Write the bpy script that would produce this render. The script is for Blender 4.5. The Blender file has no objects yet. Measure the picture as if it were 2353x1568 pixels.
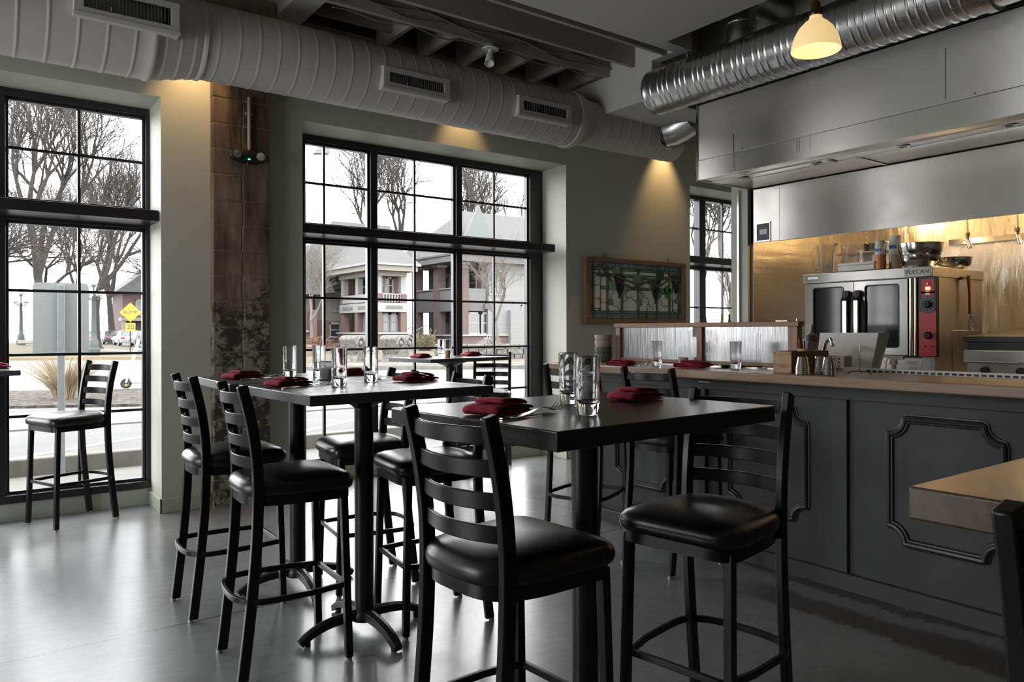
import bpy, bmesh, math, random
from math import sin, cos, pi, radians, sqrt, atan2
from mathutils import Vector, Matrix, Euler

random.seed(7)
SC = bpy.context.scene
COL = SC.collection

# ------------------------------------------------------------------ camera
F_PX = 1733.0
cam_d = bpy.data.cameras.new('camera')
cam = bpy.data.objects.new('camera', cam_d)
COL.objects.link(cam)
cam_d.sensor_width = 36.0
cam_d.sensor_fit = 'HORIZONTAL'
cam_d.lens = F_PX / 2353 * 36.0
cam_d.shift_y = -22.0 / 2353
cam_d.clip_start = 0.05
cam_d.clip_end = 600
YAW = radians(53.75)
cam.matrix_world = (Matrix.Translation((0, 0, 1.32)) @ Matrix.Rotation(YAW - pi / 2, 4, 'Z')
                    @ Matrix.Rotation(pi / 2, 4, 'X') @ Matrix.Rotation(radians(-0.16), 4, 'Z'))
SC.camera = cam

# ------------------------------------------------------------------ colour management
SC.view_settings.view_transform = 'Standard'
SC.view_settings.look = 'None'
SC.view_settings.gamma = 1.0
SC.view_settings.use_curve_mapping = False
SC.view_settings.exposure = 1.75
SC.cycles.use_denoising = True
SC.cycles.max_bounces = 10
SC.cycles.diffuse_bounces = 5
SC.cycles.glossy_bounces = 5
SC.cycles.transmission_bounces = 9
SC.cycles.transparent_max_bounces = 16
SC.cycles.caustics_reflective = False
SC.cycles.caustics_refractive = False
SC.cycles.sample_clamp_indirect = 6.0

# ------------------------------------------------------------------ world: bright overcast sky with thin clouds
SKY = 3.6
w = bpy.data.worlds.new('overcast_sky')
SC.world = w
w.use_nodes = True
nt = w.node_tree
nt.nodes.clear()
out = nt.nodes.new('ShaderNodeOutputWorld')
bg = nt.nodes.new('ShaderNodeBackground')
tc = nt.nodes.new('ShaderNodeTexCoord')
mp = nt.nodes.new('ShaderNodeMapping')
mp.inputs['Scale'].default_value = (1.0, 1.0, 2.6)
nz = nt.nodes.new('ShaderNodeTexNoise')
nz.inputs['Scale'].default_value = 3.2
nz.inputs['Detail'].default_value = 7.0
nz.inputs['Roughness'].default_value = 0.55
cr = nt.nodes.new('ShaderNodeValToRGB')
cr.color_ramp.elements[0].position = 0.36
cr.color_ramp.elements[0].color = (0.30, 0.325, 0.36, 1)
cr.color_ramp.elements[1].position = 0.58
cr.color_ramp.elements[1].color = (1.0, 1.0, 1.0, 1)
bg.inputs['Strength'].default_value = SKY
nt.links.new(tc.outputs['Generated'], mp.inputs['Vector'])
nt.links.new(mp.outputs['Vector'], nz.inputs['Vector'])
nt.links.new(nz.outputs['Fac'], cr.inputs['Fac'])
nt.links.new(cr.outputs['Color'], bg.inputs['Color'])
nt.links.new(bg.outputs['Background'], out.inputs['Surface'])


def portal(name, loc, rot, sx, sy):
    l = bpy.data.lights.new(name, 'AREA')
    l.shape = 'RECTANGLE'
    l.size, l.size_y = sx, sy
    l.cycles.is_portal = True
    o = bpy.data.objects.new(name, l)
    COL.objects.link(o)
    o.location = loc
    o.rotation_euler = rot
    return o


# daylight portals in the window openings (they only guide the sky light)
portal('window_portal', (-0.17, 6.5, 1.6), (radians(-90), 0, 0), 2.75, 3.0)
portal('window_portal', (3.66, 6.5, 1.6), (radians(-90), 0, 0), 2.8, 3.0)
portal('window_portal', (7.6, 6.5, 1.9), (radians(-90), 0, 0), 1.3, 2.4)
portal('window_portal', (-4.35, 3.9, 1.6), (0, radians(-90), 0), 3.0, 2.7)

# ------------------------------------------------------------------ helpers: objects


def tag(o, label=None, cat=None, group=None, kind=None):
    if label: o['label'] = label
    if cat: o['category'] = cat
    if group: o['group'] = group
    if kind: o['kind'] = kind
    return o


def thing(name, label, cat, loc=(0, 0, 0), rz=0.0, group=None, rot=None):
    o = bpy.data.objects.new(name, None)
    o.empty_display_size = 0.05
    COL.objects.link(o)
    o.location = loc
    o.rotation_euler = rot if rot else (0, 0, rz)
    return tag(o, label, cat, group)


def dup(root, loc=None, rz=None, label=None, group=None, scale=None):
    r = root.copy()
    COL.objects.link(r)
    if loc is not None: r.location = loc
    if rz is not None: r.rotation_euler = (0, 0, rz)
    if scale is not None: r.scale = (scale,) * 3
    if label: r['label'] = label
    if group: r['group'] = group
    for ch in list(root.children):
        c = ch.copy()
        COL.objects.link(c)
        c.parent = r
        for g in list(ch.children):
            d = g.copy()
            COL.objects.link(d)
            d.parent = c
    return r


class MB:
    """collects shapes into one mesh"""

    def __init__(self):
        self.v = []
        self.f = []
        self.mi = []
        self.m = 0

    def add(self, vs, fs):
        b = len(self.v)
        self.v += [tuple(p) for p in vs]
        for f in fs:
            self.f.append([b + i for i in f])
            self.mi.append(self.m)
        return self

    def box(self, x0, y0, z0, x1, y1, z1):
        vs = [(x0, y0, z0), (x1, y0, z0), (x1, y1, z0), (x0, y1, z0), (x0, y0, z1), (x1, y0, z1), (x1, y1, z1), (x0, y1, z1)]
        fs = [(0, 3, 2, 1), (4, 5, 6, 7), (0, 1, 5, 4), (1, 2, 6, 5), (2, 3, 7, 6), (3, 0, 4, 7)]
        return self.add(vs, fs)

    def quad(self, a, b, c, d):
        return self.add([a, b, c, d], [(0, 1, 2, 3)])

    def prism(self, pts, z0, z1, axis='z'):
        """closed 2-D outline extruded along an axis"""
        n = len(pts)
        def P(p, t):
            if axis == 'z': return (p[0], p[1], t)
            if axis == 'x': return (t, p[0], p[1])
            return (p[0], t, p[1])
        vs = [P(p, z0) for p in pts] + [P(p, z1) for p in pts]
        fs = [tuple(range(n - 1, -1, -1)), tuple(range(n, 2 * n))]
        fs += [(i, (i + 1) % n, n + (i + 1) % n, n + i) for i in range(n)]
        return self.add(vs, fs)

    def rings(self, rings, closed=True, cap0=True, cap1=True):
        n = len(rings[0])
        vs = [p for r in rings for p in r]
        fs = []
        m = n if closed else n - 1
        for k in range(len(rings) - 1):
            for i in range(m):
                j = (i + 1) % n
                fs.append((k * n + i, k * n + j, (k + 1) * n + j, (k + 1) * n + i))
        if cap0: fs.append(tuple(range(n - 1, -1, -1)))
        if cap1: fs.append(tuple((len(rings) - 1) * n + i for i in range(n)))
        return self.add(vs, fs)

    def cyl(self, p0, p1, r0, r1=None, n=16, caps=True):
        if r1 is None: r1 = r0
        p0, p1 = Vector(p0), Vector(p1)
        d = (p1 - p0).normalized()
        a = d.orthogonal().normalized()
        b = d.cross(a)
        R = [[p + (a * cos(2 * pi * i / n) + b * sin(2 * pi * i / n)) * r for i in range(n)] for p, r in ((p0, r0), (p1, r1))]
        return self.rings(R, True, caps, caps)

    def lathe(self, prof, c=(0, 0, 0), n=32, closed_prof=False):
        R = [[(c[0] + r * cos(2 * pi * i / n), c[1] + r * sin(2 * pi * i / n), c[2] + z) for i in range(n)] for r, z in prof]
        if closed_prof:
            R.append(R[0])
            return self.rings(R, True, False, False)
        return self.rings(R, True, prof[0][0] > 1e-6, prof[-1][0] > 1e-6)

    def sphere(self, c, r, n=14, m=8, sz=1.0):
        prof = [(r * sin(pi * k / m), -r * cos(pi * k / m) * sz) for k in range(m + 1)]
        prof[0] = (1e-4, prof[0][1]); prof[-1] = (1e-4, prof[-1][1])
        return self.lathe(prof, c, n)

    def sweep(self, path, sec, up=(0, 0, 1), closed=False, caps=True, scales=None):
        """sweep a section [(u, v)] along a path; u is sideways, v is along 'up'"""
        P = [Vector(p) for p in path]
        up = Vector(up)
        R = []
        n = len(P)
        for i, p in enumerate(P):
            if closed:
                t = P[(i + 1) % n] - P[i - 1]
            else:
                t = P[min(i + 1, n - 1)] - P[max(i - 1, 0)]
            t.normalize()
            s = t.cross(up)
            if s.length < 1e-5: s = Vector((1, 0, 0))
            s.normalize()
            u2 = s.cross(t).normalized()
            k = scales[i] if scales else 1.0
            R.append([p + s * a * k + u2 * b * k for a, b in sec])
        if closed:
            R.append(R[0])
            return self.rings(R, True, False, False)
        return self.rings(R, True, caps, caps)

    def tube(self, path, r, n=8, closed=False, scales=None):
        sec = [(r * cos(2 * pi * i / n), r * sin(2 * pi * i / n)) for i in range(n)]
        up = (0, 0, 1)
        P = [Vector(p) for p in path]
        d = (P[-1] - P[0])
        if d.length > 1e-6 and abs(d.normalized().z) > 0.92: up = (0, 1, 0)
        return self.sweep(path, sec, up, closed, True, scales)

    def torus(self, c, R, r, n=20, m=8, axis='z'):
        pts = []
        for i in range(n):
            a = 2 * pi * i / n
            if axis == 'z': pts.append((c[0] + R * cos(a), c[1] + R * sin(a), c[2]))
            elif axis == 'y': pts.append((c[0] + R * cos(a), c[1], c[2] + R * sin(a)))
            else: pts.append((c[0], c[1] + R * cos(a), c[2] + R * sin(a)))
        up = {'z': (0, 0, 1), 'y': (0, 1, 0), 'x': (1, 0, 0)}[axis]
        sec = [(r * cos(2 * pi * i / m), r * sin(2 * pi * i / m)) for i in range(m)]
        return self.sweep(pts, sec, up, True)

    def xf(self, M, start=0):
        for i in range(start, len(self.v)):
            self.v[i] = tuple(M @ Vector(self.v[i]))
        return self

    def build(self, name, mats, parent=None, bevel=0.0, seg=2, smooth=40, sub=0, weld=0.0, solid=0.0):
        me = bpy.data.meshes.new(name)
        me.from_pydata(self.v, [], self.f)
        if not isinstance(mats, (list, tuple)): mats = [mats]
        for m in mats: me.materials.append(m)
        if any(self.mi):
            me.polygons.foreach_set('material_index', self.mi)
        bm = bmesh.new()
        bm.from_mesh(me)
        if weld: bmesh.ops.remove_doubles(bm, verts=bm.verts, dist=weld)
        bmesh.ops.recalc_face_normals(bm, faces=bm.faces)
        bm.to_mesh(me)
        bm.free()
        if smooth:
            me.polygons.foreach_set('use_smooth', [True] * len(me.polygons))
            me.set_sharp_from_angle(angle=radians(smooth))
        me.update()
        o = bpy.data.objects.new(name, me)
        COL.objects.link(o)
        if parent: o.parent = parent
        if solid:
            md = o.modifiers.new('solid', 'SOLIDIFY'); md.thickness = solid; md.offset = 0
        if bevel:
            md = o.modifiers.new('bevel', 'BEVEL')
            md.width = bevel; md.segments = seg; md.limit_method = 'ANGLE'; md.angle_limit = radians(38)
            md.harden_normals = False
        if sub:
            md = o.modifiers.new('sub', 'SUBSURF'); md.levels = sub; md.render_levels = sub
        return o


def struct(name, mb, mat, parent=None, **k):
    o = mb.build(name, mat, parent, **k)
    if parent is None: o['kind'] = 'structure'
    return o


def single(name, mb, mat, label, cat, group=None, **k):
    o = mb.build(name, mat, None, **k)
    return tag(o, label, cat, group)


def rot2(x, y, a):
    return (x * cos(a) - y * sin(a), x * sin(a) + y * cos(a))


def text_mesh(name, s, size, mat, parent, M, ext=0.0006, align='CENTER', sx=1.0):
    """letters as a real mesh, in the XY plane of M"""
    cu = bpy.data.curves.new(name, 'FONT')
    cu.body = s
    cu.size = size
    cu.extrude = ext
    cu.align_x = align
    cu.align_y = 'CENTER'
    t = bpy.data.objects.new(name, cu)
    COL.objects.link(t)
    bpy.context.view_layer.update()
    me = bpy.data.meshes.new_from_object(t.evaluated_get(bpy.context.evaluated_depsgraph_get()))
    bpy.data.objects.remove(t)
    me.transform(M @ Matrix.Diagonal((sx, 1, 1, 1)))
    me.materials.clear()
    me.materials.append(mat)
    o = bpy.data.objects.new(name, me)
    COL.objects.link(o)
    if parent: o.parent = parent
    return o


# ------------------------------------------------------------------ helpers: materials
MATS = {}


def mat(name, col, col2=None, scale=4.0, rough=0.5, rough2=None, metal=0.0, spec=0.5, bump=0.0, bscale=None,
        stretch=(1, 1, 1), detail=5.0, lo=0.35, hi=0.65, coord='Object', trans=0.0, ior=1.45, emit=None, estr=0.0,
        coat=0.0, alpha=1.0, bdist=0.01):
    if name in MATS: return MATS[name]
    m = bpy.data.materials.new(name)
    m.use_nodes = True
    t = m.node_tree
    b = t.nodes['Principled BSDF']
    def S(k, v):
        if k in b.inputs: b.inputs[k].default_value = v
    S('Base Color', (*col, 1)); S('Roughness', rough); S('Metallic', metal); S('Specular IOR Level', spec)
    S('IOR', ior); S('Transmission Weight', trans); S('Coat Weight', coat); S('Coat Roughness', 0.08); S('Alpha', alpha)
    if emit:
        S('Emission Color', (*emit, 1)); S('Emission Strength', estr)
    if col2 or rough2 is not None or bump:
        tc = t.nodes.new('ShaderNodeTexCoord')
        mp = t.nodes.new('ShaderNodeMapping')
        mp.inputs['Scale'].default_value = stretch
        t.links.new(tc.outputs[coord], mp.inputs['Vector'])
        n = t.nodes.new('ShaderNodeTexNoise')
        n.inputs['Scale'].default_value = scale
        n.inputs['Detail'].default_value = detail
        n.inputs['Roughness'].default_value = 0.6
        t.links.new(mp.outputs['Vector'], n.inputs['Vector'])
        if col2:
            r = t.nodes.new('ShaderNodeValToRGB')
            r.color_ramp.elements[0].position = lo
            r.color_ramp.elements[1].position = hi
            r.color_ramp.elements[0].color = (*col, 1)
            r.color_ramp.elements[1].color = (*col2, 1)
            t.links.new(n.outputs['Fac'], r.inputs['Fac'])
            t.links.new(r.outputs['Color'], b.inputs['Base Color'])
        if rough2 is not None:
            r = t.nodes.new('ShaderNodeMapRange')
            r.inputs['From Min'].default_value = 0.3
            r.inputs['From Max'].default_value = 0.7
            r.inputs['To Min'].default_value = rough
            r.inputs['To Max'].default_value = rough2
            t.links.new(n.outputs['Fac'], r.inputs['Value'])
            t.links.new(r.outputs['Result'], b.inputs['Roughness'])
        if bump:
            n2 = n
            if bscale:
                n2 = t.nodes.new('ShaderNodeTexNoise')
                n2.inputs['Scale'].default_value = bscale
                n2.inputs['Detail'].default_value = detail
                t.links.new(mp.outputs['Vector'], n2.inputs['Vector'])
            bp = t.nodes.new('ShaderNodeBump')
            bp.inputs['Strength'].default_value = bump
            bp.inputs['Distance'].default_value = bdist
            t.links.new(n2.outputs['Fac'], bp.inputs['Height'])
            t.links.new(bp.outputs['Normal'], b.inputs['Normal'])
    MATS[name] = m
    return m


def node_mat(name):
    m = bpy.data.materials.new(name)
    m.use_nodes = True
    return m, m.node_tree, m.node_tree.nodes['Principled BSDF']


def N(t, kind, **kw):
    n = t.nodes.new(kind)
    for k, v in kw.items():
        if k in n.inputs: n.inputs[k].default_value = v
        else: setattr(n, k, v)
    return n


def wood(name, c1, c2, c3, axis='x', rough=0.35, scale=1.0, bump=0.15, coat=0.0):
    """long-grained wood: stretched noise along the grain plus fine pores"""
    m, t, b = node_mat(name)
    tc = N(t, 'ShaderNodeTexCoord')
    mp = N(t, 'ShaderNodeMapping')
    s = {'x': (1.0, 14, 14), 'y': (14, 1.0, 14), 'z': (14, 14, 1.0)}[axis]
    mp.inputs['Scale'].default_value = tuple(k * scale for k in s)
    t.links.new(tc.outputs['Object'], mp.inputs['Vector'])
    n = N(t, 'ShaderNodeTexNoise', Scale=1.6, Detail=6.0, Roughness=0.62, Distortion=0.4)
    t.links.new(mp.outputs['Vector'], n.inputs['Vector'])
    r = N(t, 'ShaderNodeValToRGB')
    e = r.color_ramp.elements
    e[0].position = 0.30; e[0].color = (*c1, 1)
    e[1].position = 0.72; e[1].color = (*c3, 1)
    k = e.new(0.5); k.color = (*c2, 1)
    t.links.new(n.outputs['Fac'], r.inputs['Fac'])
    t.links.new(r.outputs['Color'], b.inputs['Base Color'])
    b.inputs['Roughness'].default_value = rough
    if coat:
        b.inputs['Coat Weight'].default_value = coat
        b.inputs['Coat Roughness'].default_value = 0.12
    bp = N(t, 'ShaderNodeBump', Strength=bump, Distance=0.002)
    t.links.new(n.outputs['Fac'], bp.inputs['Height'])
    t.links.new(bp.outputs['Normal'], b.inputs['Normal'])
    return m


def pane_glass(name, tint=(1, 1, 1), refl=0.05, rough=0.0):
    m = bpy.data.materials.new(name)
    m.use_nodes = True
    t = m.node_tree
    t.nodes.clear()
    o = N(t, 'ShaderNodeOutputMaterial')
    mx = N(t, 'ShaderNodeMixShader')
    tr = N(t, 'ShaderNodeBsdfTransparent', Color=(*tint, 1))
    gl = N(t, 'ShaderNodeBsdfGlossy', Roughness=rough)
    fr = N(t, 'ShaderNodeLayerWeight', Blend=0.12)
    mr = N(t, 'ShaderNodeMapRange')
    mr.inputs['To Min'].default_value = refl * 0.6
    mr.inputs['To Max'].default_value = 0.35
    t.links.new(fr.outputs['Fresnel'], mr.inputs['Value'])
    t.links.new(mr.outputs['Result'], mx.inputs['Fac'])
    t.links.new(tr.outputs['BSDF'], mx.inputs[1])
    t.links.new(gl.outputs['BSDF'], mx.inputs[2])
    t.links.new(mx.outputs['Shader'], o.inputs['Surface'])
    return m
# ------------------------------------------------------------------ materials
M_WALL = mat('sage_paint', (0.455, 0.465, 0.405), (0.48, 0.49, 0.43), scale=1.2, rough=0.55, spec=0.35, bump=0.05, bscale=160, bdist=0.002)
M_TRIM = mat('sage_trim', (0.41, 0.42, 0.355), rough=0.45, spec=0.4)
M_CEIL = mat('ceiling_paint', (0.58, 0.57, 0.55), rough=0.8, spec=0.2)
M_JOIST = mat('painted_joist', (0.40, 0.385, 0.36), (0.33, 0.31, 0.285), scale=3, rough=0.7, spec=0.2, stretch=(0.4, 3, 3), bump=0.2, bscale=20)
M_DECK = mat('old_deck', (0.22, 0.20, 0.175), (0.30, 0.25, 0.20), scale=2, rough=0.85, spec=0.1)
M_BEAM = mat('boxed_beam_paint', (0.52, 0.52, 0.50), rough=0.6, spec=0.3)
M_BLACKF = mat('black_window_metal', (0.022, 0.021, 0.024), rough=0.30, spec=0.6, bump=0.03, bscale=60)
M_CHAIR = mat('black_powder_coat', (0.006, 0.006, 0.0065), rough=0.30, spec=0.40, bump=0.05, scale=220, bdist=0.0006)
M_VINYL = mat('black_vinyl', (0.007, 0.007, 0.0075), rough=0.27, rough2=0.36, scale=5, spec=0.60, bump=0.06, bscale=6, bdist=0.012, detail=2)
M_GLIDE = mat('foot_glide', (0.45, 0.44, 0.42), rough=0.3, metal=0.6)
M_T_WOOD = wood('ebonised_oak', (0.014, 0.013, 0.013), (0.020, 0.019, 0.018), (0.034, 0.031, 0.029), 'x', rough=0.22, scale=1.2, bump=0.22)
M_T_LAM = mat('slate_laminate', (0.030, 0.031, 0.034), (0.060, 0.062, 0.068), scale=7, rough=0.20, rough2=0.34, spec=0.5, stretch=(1, 2.2, 1))
M_T_EDGE = mat('grey_edge_band', (0.075, 0.075, 0.078), rough=0.28, spec=0.6)
M_T_BROWN = wood('brown_oiled_wood', (0.040, 0.026, 0.016), (0.075, 0.048, 0.028), (0.11, 0.072, 0.043), 'x', rough=0.24, scale=0.9, bump=0.2)
M_IRON = mat('cast_iron_black', (0.013, 0.013, 0.014), rough=0.38, spec=0.5, bump=0.15, scale=90, bdist=0.0015)
M_COLUMN = mat('black_column', (0.010, 0.010, 0.011), rough=0.35, spec=0.5)


def brushed(name, col, rough, aniso, wave, wscale, col2=None):
    """rolled stainless, brushed horizontally: reflections smear up and down"""
    m_, t, b_ = node_mat(name)
    b_.inputs['Metallic'].default_value = 1.0
    b_.inputs['Base Color'].default_value = (*col, 1)
    b_.inputs['Roughness'].default_value = rough
    b_.inputs['Anisotropic'].default_value = aniso
    tg = N(t, 'ShaderNodeTangent', direction_type='RADIAL', axis='Z')
    b_.inputs['Anisotropic Rotation'].default_value = 0.25
    t.links.new(tg.outputs[0], b_.inputs['Tangent'])
    g = N(t, 'ShaderNodeNewGeometry')
    mp = N(t, 'ShaderNodeMapping')
    mp.inputs['Scale'].default_value = (1.0, 1.0, 0.45)
    n = N(t, 'ShaderNodeTexNoise', Scale=wscale, Detail=1.5, Roughness=0.4)
    t.links.new(g.outputs['Position'], mp.inputs['Vector'])
    t.links.new(mp.outputs['Vector'], n.inputs['Vector'])
    bp = N(t, 'ShaderNodeBump', Strength=wave, Distance=0.05)
    t.links.new(n.outputs['Fac'], bp.inputs['Height'])
    t.links.new(bp.outputs['Normal'], b_.inputs['Normal'])
    n2 = N(t, 'ShaderNodeTexNoise', Scale=6.0, Detail=6.0, Roughness=0.6)
    t.links.new(g.outputs['Position'], n2.inputs['Vector'])
    mr = N(t, 'ShaderNodeMapRange')
    mr.inputs['From Min'].default_value = 0.3; mr.inputs['From Max'].default_value = 0.7
    mr.inputs['To Min'].default_value = rough * 0.88; mr.inputs['To Max'].default_value = rough * 1.12
    t.links.new(n2.outputs['Fac'], mr.inputs['Value'])
    t.links.new(mr.outputs['Result'], b_.inputs['Roughness'])
    return m_


M_STEEL = brushed('brushed_stainless', (0.80, 0.785, 0.76), 0.33, 0.99, 0.05, 1.3)
M_STEEL2 = brushed('worn_stainless', (0.76, 0.745, 0.72), 0.32, 0.99, 0.03, 1.6)
M_STEELP = mat('polished_steel', (0.66, 0.64, 0.61), rough=0.12, metal=1.0)
M_GALV = mat('galvanised_sheet', (0.62, 0.62, 0.62), (0.48, 0.48, 0.49), scale=9, rough=0.24, rough2=0.36, metal=1.0, bump=0.12, bscale=4, bdist=0.01)
M_DUCT = mat('painted_duct', (0.52, 0.50, 0.48), (0.47, 0.45, 0.43), scale=2.5, rough=0.50, spec=0.4, bump=0.2, bscale=5, stretch=(0.5, 1, 1), bdist=0.012)
M_DUCTW = mat('duct_collar_white', (0.56, 0.55, 0.53), rough=0.5)
M_VENTIN = mat('vent_black', (0.012, 0.012, 0.013), rough=0.7)
M_VENTF = mat('vent_blade', (0.20, 0.20, 0.20), rough=0.5)
M_BAR = mat('charcoal_panel_paint', (0.042, 0.043, 0.045), (0.075, 0.076, 0.078), scale=2.6, rough=0.42, rough2=0.6, spec=0.4, detail=9, bump=0.06, bscale=40)
M_BARM = mat('charcoal_moulding', (0.030, 0.031, 0.032), rough=0.36, spec=0.5)
M_COUNT = wood('oak_counter', (0.20, 0.115, 0.070), (0.30, 0.185, 0.115), (0.40, 0.265, 0.175), 'y', rough=0.30, scale=1.1, bump=0.12)
M_REDWOOD = wood('fir_frame', (0.23, 0.115, 0.065), (0.31, 0.165, 0.10), (0.38, 0.22, 0.14), 'y', rough=0.45, scale=1.4, bump=0.1)
M_BOXWOOD = wood('pine_box_wood', (0.22, 0.125, 0.052), (0.36, 0.22, 0.10), (0.44, 0.29, 0.145), 'y', rough=0.5, scale=0.8, bump=0.15)
M_PICWOOD = wood('picture_frame_oak', (0.13, 0.072, 0.034), (0.20, 0.115, 0.058), (0.27, 0.165, 0.088), 'x', rough=0.5, scale=1.0)
M_NAP = mat('burgundy_cotton', (0.30, 0.032, 0.052), (0.34, 0.040, 0.062), scale=40, rough=0.85, spec=0.15, bump=0.25, bscale=900, bdist=0.0008)
M_NAPR = mat('burgundy_cotton_light', (0.125, 0.012, 0.022), rough=0.85)
M_FORK = mat('cutlery_steel', (0.60, 0.58, 0.55), rough=0.14, metal=1.0)
M_GLASS = mat('clear_glass', (1, 1, 1), rough=0.0, trans=1.0, ior=1.47, spec=0.5)
M_WHITE = mat('white_ceramic', (0.72, 0.72, 0.70), rough=0.35)
M_WPLAST = mat('white_plastic', (0.66, 0.64, 0.60), rough=0.4)
M_TRANSP = mat('clear_polycarbonate', (0.93, 0.91, 0.86), rough=0.10, trans=0.92, ior=1.2)
M_BLACKP = mat('black_plastic', (0.012, 0.012, 0.013), rough=0.4)
M_DARKGL = mat('oven_door_glass', (0.020, 0.021, 0.022), rough=0.08, spec=0.7)
M_RED = mat('control_panel_red', (0.46, 0.035, 0.035), rough=0.4)
M_CHAR = mat('control_panel_charcoal', (0.035, 0.037, 0.043), rough=0.45)
M_PANE = pane_glass('window_pane_glass')
M_ORANGE = mat('orange_plastic', (0.75, 0.22, 0.03), rough=0.4)
M_SAUCE = mat('orange_sauce', (0.60, 0.20, 0.055), rough=0.35)
M_FOAM = mat('white_foam', (0.80, 0.78, 0.72), rough=0.7, bump=0.1, scale=60)
M_BRASS = mat('aged_brass', (0.11, 0.075, 0.04), rough=0.38, metal=1.0)
M_CARD = mat('white_carton', (0.62, 0.59, 0.53), rough=0.7)
M_INK = mat('dark_print', (0.03, 0.03, 0.035), rough=0.6)
M_BLUE = mat('blue_plastic', (0.03, 0.06, 0.42), rough=0.35)
M_PENRED = mat('red_plastic', (0.45, 0.02, 0.05), rough=0.35)
M_CABLE = mat('grey_cable', (0.22, 0.21, 0.20), rough=0.5)
M_LEAD = mat('lead_came', (0.010, 0.016, 0.010), rough=0.5, metal=0.2)


def floor_mat():
    """sealed concrete with saw cuts, mottling and worn dark patches by the bar"""
    m, t, b = node_mat('sealed_concrete')
    g = N(t, 'ShaderNodeNewGeometry')
    sep = N(t, 'ShaderNodeSeparateXYZ')
    t.links.new(g.outputs['Position'], sep.inputs[0])
    n1 = N(t, 'ShaderNodeTexNoise', Scale=0.8, Detail=9.0, Roughness=0.62)
    n2 = N(t, 'ShaderNodeTexNoise', Scale=26.0, Detail=6.0, Roughness=0.65)
    mp = N(t, 'ShaderNodeMapping')
    mp.inputs['Rotation'].default_value = (0, 0, 0.5)
    mp.inputs['Scale'].default_value = (1.0, 3.4, 1.0)
    n3 = N(t, 'ShaderNodeTexNoise', Scale=9.0, Detail=8.0, Roughness=0.7)
    for n in (n1, n2): t.links.new(g.outputs['Position'], n.inputs['Vector'])
    t.links.new(g.outputs['Position'], mp.inputs['Vector'])
    t.links.new(mp.outputs['Vector'], n3.inputs['Vector'])
    r1 = N(t, 'ShaderNodeValToRGB')
    r1.color_ramp.elements[0].position = 0.34; r1.color_ramp.elements[0].color = (0.200, 0.208, 0.208, 1)
    r1.color_ramp.elements[1].position = 0.66; r1.color_ramp.elements[1].color = (0.270, 0.278, 0.278, 1)
    t.links.new(n1.outputs['Fac'], r1.inputs['Fac'])
    # fine flecks
    r2 = N(t, 'ShaderNodeValToRGB')
    r2.color_ramp.elements[0].position = 0.38; r2.color_ramp.elements[0].color = (0.74, 0.74, 0.74, 1)
    r2.color_ramp.elements[1].position = 0.55; r2.color_ramp.elements[1].color = (1, 1, 1, 1)
    t.links.new(n3.outputs['Fac'], r2.inputs['Fac'])
    mul = N(t, 'ShaderNodeMix', data_type='RGBA', blend_type='MULTIPLY')
    mul.inputs[0].default_value = 0.55
    t.links.new(r1.outputs['Color'], mul.inputs[6]); t.links.new(r2.outputs['Color'], mul.inputs[7])

    def math_(op, a, bb, cc=None):
        n = N(t, 'ShaderNodeMath', operation=op)
        for i, v in enumerate((a, bb, cc)):
            if v is None: continue
            if isinstance(v, (int, float)): n.inputs[i].default_value = v
            else: t.links.new(v, n.inputs[i])
        return n.outputs[0]
    X, Y = sep.outputs['X'], sep.outputs['Y']
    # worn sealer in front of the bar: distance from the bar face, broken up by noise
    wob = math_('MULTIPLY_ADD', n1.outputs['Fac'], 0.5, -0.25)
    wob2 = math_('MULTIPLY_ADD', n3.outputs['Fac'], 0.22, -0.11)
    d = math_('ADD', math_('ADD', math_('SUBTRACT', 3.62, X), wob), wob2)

    def band(v, c, wdt, soft):
        a = math_('ABSOLUTE', math_('SUBTRACT', v, c), 0)
        mr = N(t, 'ShaderNodeMapRange')
        mr.inputs['From Min'].default_value = wdt; mr.inputs['From Max'].default_value = wdt + soft
        mr.inputs['To Min'].default_value = 1.0; mr.inputs['To Max'].default_value = 0.0
        t.links.new(a, mr.inputs['Value'])
        return mr.outputs['Result']
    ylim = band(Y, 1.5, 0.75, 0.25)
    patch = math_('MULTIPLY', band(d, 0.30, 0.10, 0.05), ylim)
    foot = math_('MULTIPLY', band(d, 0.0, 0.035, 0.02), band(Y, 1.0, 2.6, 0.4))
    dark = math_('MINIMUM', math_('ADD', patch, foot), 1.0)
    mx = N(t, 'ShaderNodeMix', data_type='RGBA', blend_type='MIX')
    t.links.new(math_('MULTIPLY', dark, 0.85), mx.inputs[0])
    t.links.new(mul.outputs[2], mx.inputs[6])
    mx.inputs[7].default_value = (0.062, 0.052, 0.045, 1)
    # saw cuts
    j = math_('MAXIMUM', band(Y, 3.635, 0.0035, 0.002), band(X, 3.66, 0.0035, 0.002))
    mx2 = N(t, 'ShaderNodeMix', data_type='RGBA', blend_type='MIX')
    t.links.new(j, mx2.inputs[0])
    t.links.new(mx.outputs[2], mx2.inputs[6])
    mx2.inputs[7].default_value = (0.02, 0.02, 0.02, 1)
    t.links.new(mx2.outputs[2], b.inputs['Base Color'])
    rr = N(t, 'ShaderNodeMapRange')
    rr.inputs['From Min'].default_value = 0.3; rr.inputs['From Max'].default_value = 0.7
    rr.inputs['To Min'].default_value = 0.20; rr.inputs['To Max'].default_value = 0.30
    t.links.new(n1.outputs['Fac'], rr.inputs['Value'])
    t.links.new(math_('ADD', rr.outputs['Result'], math_('MULTIPLY', dark, 0.2)), b.inputs['Roughness'])
    b.inputs['Specular IOR Level'].default_value = 0.9
    bp = N(t, 'ShaderNodeBump', Strength=0.10, Distance=0.004)
    t.links.new(n3.outputs['Fac'], bp.inputs['Height'])
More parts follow.
